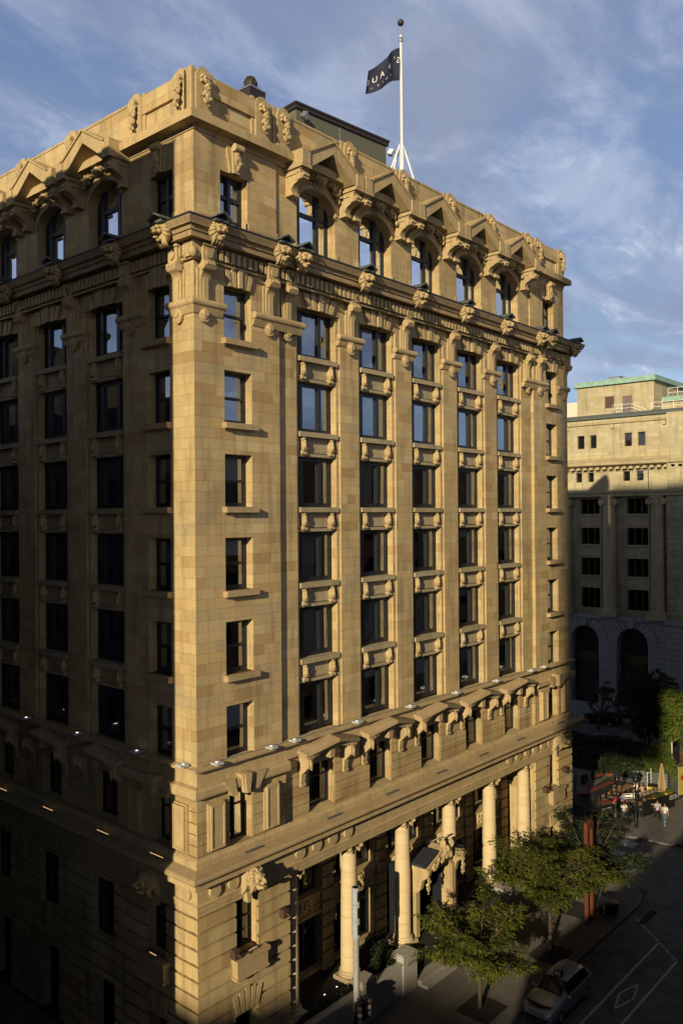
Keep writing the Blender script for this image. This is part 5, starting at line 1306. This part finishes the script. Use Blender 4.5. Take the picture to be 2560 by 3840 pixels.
m = MB(); m.tube([(-.1, 0, .4), (-.1, 0, .9), (-.05, 0, 1.25), (0, 0, 1.6), (0, 0, 1.85), (0, 0, 1.95)], [.09, .1, .16, .2, .17, .06], 10); m.tube([(.12, .03, .4), (.1, 0, .9), (.05, 0, 1.25)], [.08, .1, .14], 10); m.blob((0, 0, 2.08), (.1, .11, .13), 10, 8); m.tube([(-.2, 0, 1.8), (-.3, -.05, 1.5), (-.22, -.15, 1.25)], [.07, .055, .04], 8); m.tube([(.2, 0, 1.8), (.3, 0, 1.5), (.28, 0, 1.22)], [.07, .055, .04], 8); m.build('figure', M['cable'], t, True)
t = thing('garden_wall', 'low red brick wall with a pale concrete cap at the right edge', 'wall', (0, 0, 0)); m = MB(); m.prism([(61.2, 3.9, G), (67.4, 2.9, G), (67.4, 2.55, G), (61.2, 3.55, G)], (0, 0, .85)); m.build('wall', simple('red brick', (.16, .045, .03), .85, var=.3, scale=12), t)
m = MB(); m.prism([(60.9, 4.05, G + .853), (67.5, 3.0, G + .853), (67.5, 2.4, G + .853), (60.9, 3.45, G + .853)], (0, 0, .16)); m.build('coping', M['concrete'], t)
t = thing('glass_screen', 'pale upright glass panel with a white post by the brick wall', 'screen', (61.9, 2.6, G)); m = MB(); m.tube([(0, 0, 0), (0, 0, 2.7)], .04, 8); m.build('post', M['white'], t); m = MB(); m.box(.05, 2.2, -.01, .01, .3, 2.6); m.build('pane', M['glass_low'], t)

# ================================================================== far building
XF = 80.
def FT(s, o, z): return (XF - o, s, z)
fb = thing('customs_house', 'long pale stone office building with giant columns above grey arches, far across the square', 'building', (0, 0, 0))
M['far'] = stone_mat('pale weathered ashlar', [(0., (.38, .33, .20)), (.3, (.48, .42, .27)), (.6, (.42, .36, .22)), (1., (.54, .48, .32))], bw=1.4, bh=.5, stain=.5, jcol=.3)
M['farc'] = stone_mat('pale weathered carved stone', [(.3, (.46, .38, .21)), (.5, (.50, .42, .25)), (.7, (.42, .35, .20))], blocks=False, stain=.5)
M['granite'] = stone_mat('blue grey granite', [(0., (.30, .32, .36)), (.5, (.36, .38, .42)), (1., (.33, .35, .38))], bw=1.6, bh=.62, stain=.2, jcol=.4)
M['bronze'] = simple('bronze mullions', (.09, .065, .035), .5, .4)
m = MB(FT)
AC = [(19.83, 1.88), (13.6, 1.95)]; BC = [(19.26, 1.3), (13.08, 1.34)]
wr = [(12.0, 14.6), (16.19, 18.45), (20.15, 22.29), (24.05, 25.97)]
y0f, y1f = -30, 26
ops = [(c - w, c + w, a, b_) for c, w in BC for a, b_ in wr]
wallgrid(m, 9.2, y1f, 11.0, 26.3, 0, -1., ops); m.build('wall', M['far'], fb)
m = MB(FT); rustwall(m, y0f, 9.2, 11.0, 26.3, .85, .72, [], .07, .07, .6); m.box(9.1, 9.2, -.9, .78, 11, 26.3); m.build('pavilion_wall', M['far'], fb)
m = MB(FT); sm = [(20.16, 21.0), (18.55, 19.32), (13.82, 14.71), (12.12, 12.99)]; at = [(19.93, 20.9), (18.28, 19.16), (13.67, 14.61), (11.97, 12.9)]
wallgrid(m, y0f, y1f, 26.3, 30., .3, -.7, [(a, b_, 28.15, 29.62) for a, b_ in sm]); wallgrid(m, y0f, y1f, 30., 36.2, .0, -.7, [(a, b_, 32.5, 34.2) for a, b_ in at])
m.box(y0f, 9.0, .3, 1.1, 26.3, 36.2); m.build('attic_wall', M['far'], fb)
m = MB(FT)
m.mould([(-.5, 26.2), (1.1, 26.25), (1.15, 26.6), (1.3, 26.7), (1.3, 26.95), (.3, 27.0), (-.5, 27.0)], y0f, y1f)
m.mould([(.0, 29.95), (1.0, 30.05), (1.4, 30.2), (1.5, 30.6), (.9, 30.7), (.0, 31.2)], y0f, y1f); m.mould([(.0, 30.9), (.1, 30.9), (.12, 31.5), (0, 31.6)], y0f, y1f)
m.mould([(.0, 35.4), (.25, 35.5), (.3, 35.7), (0, 35.8)], y0f, y1f)
k = -10.
while k < y1f: m.box(k, k + .42, .3, 1.1, 29.66, 29.95); k += .86
k = -10.
while k < y1f: m.box(k, k + .12, .3, .42, 29.36, 29.56); k += .24
for c in (22.2, 16.1, 9.6): m.box(c - .18, c + .18, 0, .25, 34.9, 35.4); m.box(c - .5, c + .5, .3, .34, 28.2, 29.5)
m.build('entablature', M['farc'], fb)
m = MB(FT); m.mould([(-.6, 36.2), (.35, 36.2), (.38, 36.5), (.1, 36.75), (-.6, 36.8)], y0f, y1f); m.build('copper_flashing', M['copper'], fb)
# columns
sh = MB(); sh.lathe([(.84, 12.2), (.84, 14.), (.80, 20.), (.72, 25.2)], (0, 0, 0), 24); cp_ = MB(); cp_.box(-.9, .9, -.7, .7, 26.0, 26.22)
cp_.lathe([(.72, 25.1), (.84, 25.5), (.84, 26.0)], (0, 0, 0), 20)
for sg in (-1, 1):
    for so in (-.62, .3): cp_.tube([(so - .1, sg * .82, 25.55), (so + .35, sg * .82, 25.55)], .42, 16)
bs_ = MB(); bs_.box(-1.2, 1.2, -1.15, 1.15, 11.2, 11.8); bs_.lathe([(1.1, 11.8), (1.15, 11.95), (1.0, 12.1), (1.0, 12.2)], (0, 0, 0), 24)
SHm, CPm, BSm = sh.mesh('column', M['farc'], 'auto'), cp_.mesh('capital', M['farc'], 'auto'), bs_.mesh('column_base', M['farc'], 'auto')
for y in (22.4, 16.4, 10.35):
    e = inst(SHm, 'column', fb, (XF - .55, y, 0))
    for me_, nm in ((CPm, 'capital'), (BSm, 'column_base')): d = bpy.data.objects.new(nm, me_); COL.objects.link(d); d.parent = e
def fwin(y, w, z0, z1, mull, mat='bronze', o_=-.45):
    m = MB(); h = w; m.box(-h, -h + .08, 0, .1, 0, z1 - z0); m.box(h - .08, h, 0, .1, 0, z1 - z0); m.box(-h, h, .002, .098, 0, .08); m.box(-h, h, .002, .098, z1 - z0 - .08, z1 - z0)
    for q in mull: m.box(q - .07, q + .07, -.05, .12, .08, z1 - z0 - .08)
    o = m.build('window', M[mat], fb); o.location = (XF - o_, y, z0); o.rotation_euler = (0, 0, -pi / 2)
    g = MB(); g.v += [(-h, .05, 0), (h, .05, 0), (h, .05, z1 - z0), (-h, .05, z1 - z0)]; g.f.append([0, 1, 2, 3]); g.build('pane', M['farglass'], o)
    g = MB(); g.box(-h, h, .9, .95, 0, z1 - z0); g.build('room_back', M['dark'], o)
M['farglass'] = glass_mat('far window glass', .04, (.3, .3, .3))
for c, w in BC:
    for a, b_ in wr: fwin(c, w, a, b_, (-.45, .45))
for a, b_ in sm: fwin((a + b_) / 2, (b_ - a) / 2, 28.15, 29.62, (), o_=.05)
for a, b_ in at: fwin((a + b_) / 2, (b_ - a) / 2, 32.5, 34.2, (), 'rust', o_=-.25)
m = MB(FT)
for c, w in BC:
    for a, b_ in wr: m.box(c - w - .25, c + w + .25, 0, .2, a - .25, a - .02)
    for (a, b_), (a2_, b2_) in zip(wr, wr[1:]): m.box(c - w - .05, c + w + .05, 0, .08, b_ + .35, a2_ - .6)
    for q in (-w - .2, w + .05): m.box(c + q, c + q + .15, 0, .1, 11.8, 26.2)
for (lo, hi) in ((20.5, 0), (0, 0)): pass
m.build('sills', M['farc'], fb)
# arcade
m = MB(FT)
def archwall(m, s0, s1, arches, z0, z1, zs, of, ob):
    xs = s0
    for c, r in sorted(arches):
        m.box(xs, c - r, ob, of, z0, z1); pts = [(c + r * cos(t), zs + r * sin(t)) for t in [pi * k / 20 for k in range(21)]]
        m.face([(c + r, z1)] + pts + [(c - r, z1)], of, ob); xs = c + r
    m.box(xs, s1, ob, of, z0, z1)
archwall(m, 9.2, y1f, AC, G, 10.7, 7.9, .6, -.6)
m.build('arcade_backing', M['granite'], fb)
m = MB(FT); z = -.1
while z < 7.6:
    wallgrid(m, 9.2, y1f, z + .04, z + .62, .7, .55, [(c - r - .1, c + r + .1, -5, 30) for c, r in AC]); wallgrid(m, y0f, 9.2, z + .04, z + .62, 1.5, .4, []); z += .66
while z < 10.3: wallgrid(m, 9.2, y1f, z + .04, z + .62, .7, .55, [(c - r - 1.25, c + r + 1.25, -5, 30) for c, r in AC]); wallgrid(m, y0f, 9.2, z + .04, z + .62, 1.5, .4, []); z += .66
for c, r in AC:
    for k in range(13):
        t0 = pi * k / 13 + .02; t1 = pi * (k + 1) / 13 - .02
        if k == 6: m.face([(c + 1.0 * r * cos(t0) * .99, 7.9 + r * sin(t0) * .99), (c + r * cos(t1) * .99, 7.9 + r * sin(t1) * .99), (c - .5, 10.7), (c + .5, 10.7)], .55, .95); continue
        m.face([(c + r * cos(t), 7.9 + r * sin(t)) for t in (t0, t1)] + [(c + (r + 1.2) * cos(t), 7.9 + (r + 1.2) * sin(t)) for t in (t1, t0)], .55, .72)
m.box(y0f, 9.2, -.6, 1.42, G, 10.7); m.mould([(0, 10.7), (1.0, 10.75), (1.05, 11.3), (.2, 11.4), (0, 11.4)], 9.2, y1f); m.mould([(0, 10.7), (1.8, 10.75), (1.85, 11.3), (.2, 11.4), (0, 11.4)], y0f, 9.2)
m.build('arcade', M['granite'], fb)
for c, r in AC:
    m = MB(FT); m.box(c - r, c + r, -.75, -.7, G, 10.); 
    gate = m.build('arch_glazing', M['glass_low'], fb); m = MB(FT)
    for q in range(9): m.box(c - r + q * r / 4 - .025, c - r + q * r / 4 + .025, -.7, -.62, G, 9.9)
    for q in range(16): m.box(c - r, c + r, -.69, -.63, G + .8 + q * .62, G + .85 + q * .62)
    m.box(c - r, c + r, -.7, -.3, 5.3, 6.3); m.build('gate_bars', M['bronze'], fb)
m = MB(); m.box(XF + .9, XF + 1.6, y0f, y1f, G, 36); m.box(XF + 1.6, XF + 18, y0f, y1f, 35.9, 36.3); m.build('core_wall', M['dark'], fb)
st_ = MB()
for k in range(8): st_.box(76.9 + k * .35, XF, 10.6, y1f, G, G + .16 * (k + 1))
st_.build('entrance_stairs', M['granite'], fb)
me = text_mesh('400', .62); me.materials.append(M['black']); o = inst(me, 'house_number', fb, (XF - .74, 16.7, 2.75), -pi / 2); o.rotation_euler = (pi / 2, 0, -pi / 2)
m = MB(FT); m.box(15.9, 17.6, .7, .76, 1.55, 2.15); m.box(16.05, 17.2, .95, 1.02, .5, .9); m.build('plaque', M['black'], fb); m = MB(FT); m.box(15.7, 17.9, .55, .95, G + 1.2, 1.4); m.build('pier_base', M['granite'], fb)
# penthouse
m = MB(); m.box(83, 95, 12.0, 22.3, 36.3, 40.9); m.box(86, 97, 0, 12.0, 36.3, 38.4); m.build('rooftop_block', M['far'], fb)
m = MB(); m.box(82.6, 95.4, 11.6, 22.7, 40.9, 41.15); m.box(82.75, 95.2, 11.75, 22.5, 41.15, 41.6); m.box(85.7, 97.3, -.3, 12.0, 38.4, 39.0); m.build('copper_roof_edge', M['copper_bright'], fb)
m = MB(); m.box(82.97, 83, 14.75, 16.05, 36.9, 39.3); m.build('roof_door', simple('mauve grey door', (.16, .12, .11), .6), fb)
m = MB(); m.box(82.96, 83, 17.2, 18.4, 37.9, 39.4)
for k in range(12): m.box(82.92, 82.97, 17.22, 18.38, 37.95 + k * .12, 38.0 + k * .12)
m.build('louvre', simple('brown louvre', (.10, .06, .045), .6), fb)
def rail(pts, h, label, mat='white'):
    m = MB()
    for a, b_ in zip(pts, pts[1:]):
        a, b_ = Vector(a), Vector(b_); n_ = max(1, int((b_ - a).length / 1.1))
        for q in range(n_ + 1): p = a.lerp(b_, q / n_); m.tube([tuple(p), (p.x, p.y, p.z + h)], .035, 5)
        for z in (h * .5, h): m.tube([(a.x, a.y, a.z + z), (b_.x, b_.y, b_.z + z)], .035, 5)
    return m.build('roof_railing', M[mat], fb)
rail([(82.9, 16.8, 37.0), (81.6, 16.8, 37.0), (81.6, 14.3, 37.0), (81.6, 12.6, 36.2)], 1.0, ''); m = MB(); m.box(81.5, 83, 14.2, 16.9, 36.9, 37.0); m.prism([(81.5, 14.2, 36.95), (81.5, 12.6, 36.1), (82.3, 12.6, 36.1), (82.3, 14.2, 36.95)], (0, 0, .08)); m.build('roof_stairs', M['metal_grey'], fb)
rail([(81, 11.6, 36.7), (81, 7.5, 36.7)], 1.1, ''); rail([(86.5, 11.5, 39.0), (86.5, 3., 39.0)], 1.2, '')
m = MB()
for z in (0, .8, 1.6, 2.4): m.tube([(88 + .5 * cos(2 * pi * a / 10), 8.5 + .5 * sin(2 * pi * a / 10), 39.4 + z) for a in range(11)], .03, 4, False)
for a in range(6): m.tube([(88 + .5 * cos(a), 8.5 + .5 * sin(a), 39), (88 + .5 * cos(a), 8.5 + .5 * sin(a), 41.8)], .03, 4)
m.tube([(87.4, 9.2, 39), (87.4, 9.2, 42.0)], .06, 6); m.build('roof_ladder', M['lead'], fb)
t = thing('cream_tower', 'narrow cream tower block peeping out behind the far copper roofed building', 'building', (110, 31, 0)); m = MB(); m.box(-3, 9, -3.3, 8, G, 42.5); m.build('wall', simple('cream stucco', (.62, .58, .46), .8, var=.05), t)
m = MB()
for z in range(12):
    for y in (-2.2, .3, 2.8): m.box(-3.06, -3, y, y + 1., 3 + z * 3.2, 4.6 + z * 3.2)
m.build('windows', M['dark'], t)

for x, y, w_, d_, h_ in ((86, 5, 2.2, 2., 1.6), (88, 18.5, 1.6, 1.6, 1.1)):
    m = MB(); z0_ = 38.4 if x < 87 else 41.6; m.box(x, x + w_, y, y + d_, z0_, z0_ + h_); m.box(x - .1, x + w_ + .1, y - .1, y + d_ + .1, z0_ + h_, z0_ + h_ + .1); m.build('roof_unit', M['metal_grey'], fb)
m = MB(FT); m.tube([(11.5, .08, 26.9), (11.5, .4, 27.2), (11.5, .4, 30)], .05, 6)
m.build('downpipe', M['lead'], fb)
# ================================================================== buildings beyond the frame, some added only for the shade they cast
def block(name, label, x0, x1, y0, y1, z0, z1, mat, legs=False):
    t = thing(name, label, 'building', ((x0 + x1) / 2, (y0 + y1) / 2, z0)); cx_, cy_ = (x0 + x1) / 2, (y0 + y1) / 2
    m = MB(); m.box(x0 - cx_, x1 - cx_, y0 - cy_, y1 - cy_, 0, z1 - z0); m.build('wall', mat, t)
    m = MB(); w, d = x1 - x0, y1 - y0; z = 1.6
    while z < z1 - z0 - 2.4:
        k = 1.2
        while k < w - 2.2:
            for yy in (-d / 2 - .03, d / 2 - .03): m.box(k - w / 2, k - w / 2 + 1.3, yy, yy + .06, z, z + 1.9)
            k += 2.9
        k = 1.2
        while k < d - 2.2:
            for xx in (-w / 2 - .03, w / 2 - .03): m.box(xx, xx + .06, k - d / 2, k - d / 2 + 1.3, z, z + 1.9)
            k += 2.9
        z += 3.6
    m.build('windows', M['carglass'], t)
    m = MB(); m.box(-w / 2 - .08, w / 2 + .08, -d / 2 - .08, d / 2 + .08, z1 - z0, z1 - z0 + .04); m.build('roof', M['roofing'], t)
    if legs:
        for a in (-1, 1):
            for b_ in (-1, 1): m = MB(); m.box(a * (w / 2 - .2) - .05, a * (w / 2 - .2) + .05, b_ * (d / 2 - .2) - .05, b_ * (d / 2 - .2) + .05, ZR - z0, 0); m.build('leg', M['concrete'], t)
    return t
bs1 = simple('brown brick', (.16, .10, .07), .85, var=.2, scale=3); bs2 = simple('grey limestone', (.26, .24, .20), .85, var=.15, scale=2); bs3 = simple('dark brick', (.04, .03, .025), .9, var=.2, scale=3)
block('office_block', 'tall dark brick office block across the left street', -40, -16, -4.4, 15.5, ZR, 45.3, bs3); block('street_end_block', 'tall dark brick block added unseen to cut skylight along the left street', -40, 16, 62, 80, ZR, 44, bs3)  # end block added to darken the left facade
block('office_block', 'lower dark brick block farther along the left street', -40, -16, 15.6, 60, ZR, 33, bs3)
block('street_block', 'brown brick block opposite the hotel with a flat roof', 18, 66, -42, -19.6, ZR, 29, bs1); block('low_block', 'low limestone podium building opposite the corner', -34, 16, -42, -24, ZR, 15.4, bs2)
block('raised_tower', 'grey slab on four thin legs, added unseen to shade the far building', -62.5, -60, -40.8, -34.8, 37.2, 70.6, bs2, True); block('tower_wing', 'higher grey slab on thin legs, added unseen to shade the far building', -62.5, -60, -45.5, -40.85, 45.0, 70.6, bs2, True); block('distant_shade_block', 'distant limestone block added unseen to dim the foot of the hotel', -172, -150, -72, -48, ZR, 49.7, bs2)  # legged slabs shade the far building; distant block dims the hotel foot; all added

rg = random.Random(77)
for o in bpy.data.objects:
    if o.name.split('.')[0] == 'pane' and o.parent and o.parent.parent is hotel: o.rotation_euler = (radians(rg.uniform(-.5, .5)), 0, radians(rg.uniform(-.7, .7)))
# ================================================================== sky, sun, camera
wd = bpy.data.worlds.new('World'); scene.world = wd; wd.use_nodes = True; nt = wd.node_tree; nt.nodes.clear()
N = lambda t_, **k: (lambda n_: ([setattr(n_, a, b_) for a, b_ in k.items()], n_)[1])(nt.nodes.new(t_))
Lk = nt.links.new
SUN = Vector((-2.75, -1., .85)).normalized(); el = math.asin(SUN.z); az = math.atan2(SUN.x, SUN.y)
sky = N('ShaderNodeTexSky', sky_type='NISHITA'); sky.sun_disc = False; sky.sun_elevation = el; sky.sun_rotation = az; sky.air_density = 1.1; sky.dust_density = .6; sky.ozone_density = 2.2
tc = N('ShaderNodeTexCoord'); sp = N('ShaderNodeSeparateXYZ'); Lk(tc.outputs['Generated'], sp.inputs[0])
def mth(op, a, b=0., clamp=False):
    n_ = N('ShaderNodeMath', operation=op); n_.use_clamp = clamp
    for i, v in ((0, a), (1, b)):
        if isinstance(v, bpy.types.NodeSocket): Lk(v, n_.inputs[i])
        else: n_.inputs[i].default_value = v
    return n_.outputs[0]
den = mth('ADD', mth('MAXIMUM', sp.outputs[2], 0.), .22); cx_ = mth('DIVIDE', sp.outputs[0], den); cy_ = mth('DIVIDE', sp.outputs[1], den)
cb = N('ShaderNodeCombineXYZ'); Lk(cx_, cb.inputs[0]); Lk(cy_, cb.inputs[1])
mpn = N('ShaderNodeMapping'); mpn.inputs['Rotation'].default_value = (0, 0, radians(CLROT := 38)); mpn.inputs['Scale'].default_value = (.9, 1.3, 1); mpn.inputs['Location'].default_value = (3.1, 1.7, 0); Lk(cb.outputs[0], mpn.inputs[0])
def nz(scale, det, dist=0., r=.55, vec=None):
    n_ = N('ShaderNodeTexNoise'); n_.inputs['Scale'].default_value = scale; n_.inputs['Detail'].default_value = det; n_.inputs['Distortion'].default_value = dist; n_.inputs['Roughness'].default_value = r; Lk(vec or mpn.outputs[0], n_.inputs['Vector']); return n_.outputs['Fac']
def mr(v, a, b_, c=0., d=1.):
    n_ = N('ShaderNodeMapRange', interpolation_type='SMOOTHSTEP'); Lk(v, n_.inputs[0])
    for i, x in enumerate((a, b_, c, d)): n_.inputs[i + 1].default_value = x
    return n_.outputs[0]
def mixc(f, a, b_):
    n_ = N('ShaderNodeMix', data_type='RGBA')
    for i, v in ((0, f), (6, a), (7, b_)):
        if isinstance(v, bpy.types.NodeSocket): Lk(v, n_.inputs[i])
        else: n_.inputs[i].default_value = v if not isinstance(v, tuple) else v + (1,)
    return n_.outputs[2]
base = mixc(.45, sky.outputs[0], (2.3, 3.1, 5.8))
base = mixc(mr(sp.outputs[2], .02, .3), (4.4, 6.6, 9.4), base)
veil = nz(1.1, 6, .6); det = nz(3.2, 9, .4, .62); wisp = nz(5.5, 8, 1.2, .66)
c1 = mixc(mr(veil, .36, .6), base, (2.75, 3.3, 4.75))
c1 = mixc(mth('MULTIPLY', mr(det, .42, .68), .75), c1, (4.7, 5.35, 7.0))
c1 = mixc(mth('MULTIPLY', mth('MULTIPLY', mr(wisp, .5, .75), mr(det, .45, .65)), mr(sp.outputs[2], .6, .05)), c1, (8.2, 8.8, 10.2))
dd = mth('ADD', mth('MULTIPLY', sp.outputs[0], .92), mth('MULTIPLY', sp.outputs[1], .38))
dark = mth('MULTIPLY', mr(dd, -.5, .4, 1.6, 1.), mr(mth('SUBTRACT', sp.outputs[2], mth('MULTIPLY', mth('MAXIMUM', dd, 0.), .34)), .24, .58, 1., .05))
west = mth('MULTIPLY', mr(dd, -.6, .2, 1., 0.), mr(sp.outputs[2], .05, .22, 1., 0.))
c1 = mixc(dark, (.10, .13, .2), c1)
c1 = mixc(mth('MULTIPLY', west, .3), c1, (24., 20., 16.))     # glow added low in the west to lift the far building's shaded front          # unseen sky overhead and behind the camera dimmed to deepen shade
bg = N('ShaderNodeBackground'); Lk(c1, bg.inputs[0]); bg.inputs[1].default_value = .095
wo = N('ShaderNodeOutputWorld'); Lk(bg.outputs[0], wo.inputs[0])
sl = bpy.data.lights.new('sun', 'SUN'); sl.energy = 5.0; sl.angle = radians(.5); sl.color = (1., .85, .56); so = bpy.data.objects.new('sun', sl); COL.objects.link(so)
so.rotation_euler = SUN.to_track_quat('Z', 'Y').to_euler(); so.location = (-60, -30, 60)
cd = bpy.data.cameras.new('camera'); cam = bpy.data.objects.new('camera', cd); COL.objects.link(cam); scene.camera = cam
cd.sensor_fit = 'VERTICAL'; cd.sensor_height = 36; cd.sensor_width = 24; cd.lens = 3136.83 / 3840 * 36; cd.clip_start = .3; cd.clip_end = 6000
Rm = Matrix(((6.57806298e-01, 9.70111407e-04, -7.53186519e-01), (-7.53151035e-01, -8.94461517e-03, -6.57786828e-01), (-7.37509007e-03, 9.99959526e-01, -5.15318378e-03)))
mw = Rm.to_4x4(); mw.translation = Vector((-22.33949279, -27.62684295, 24.)); cam.matrix_world = mw
vs = scene.view_settings; scene.display_settings.display_device = 'sRGB'; vs.view_transform = 'Standard'; vs.look = 'None'; vs.exposure = .1; vs.gamma = 1.
scene.cycles.max_bounces = 5; scene.cycles.transparent_max_bounces = 12; scene.cycles.diffuse_bounces = 1; scene.cycles.glossy_bounces = 3
try: scene.cycles.use_denoising = True
except Exception: pass
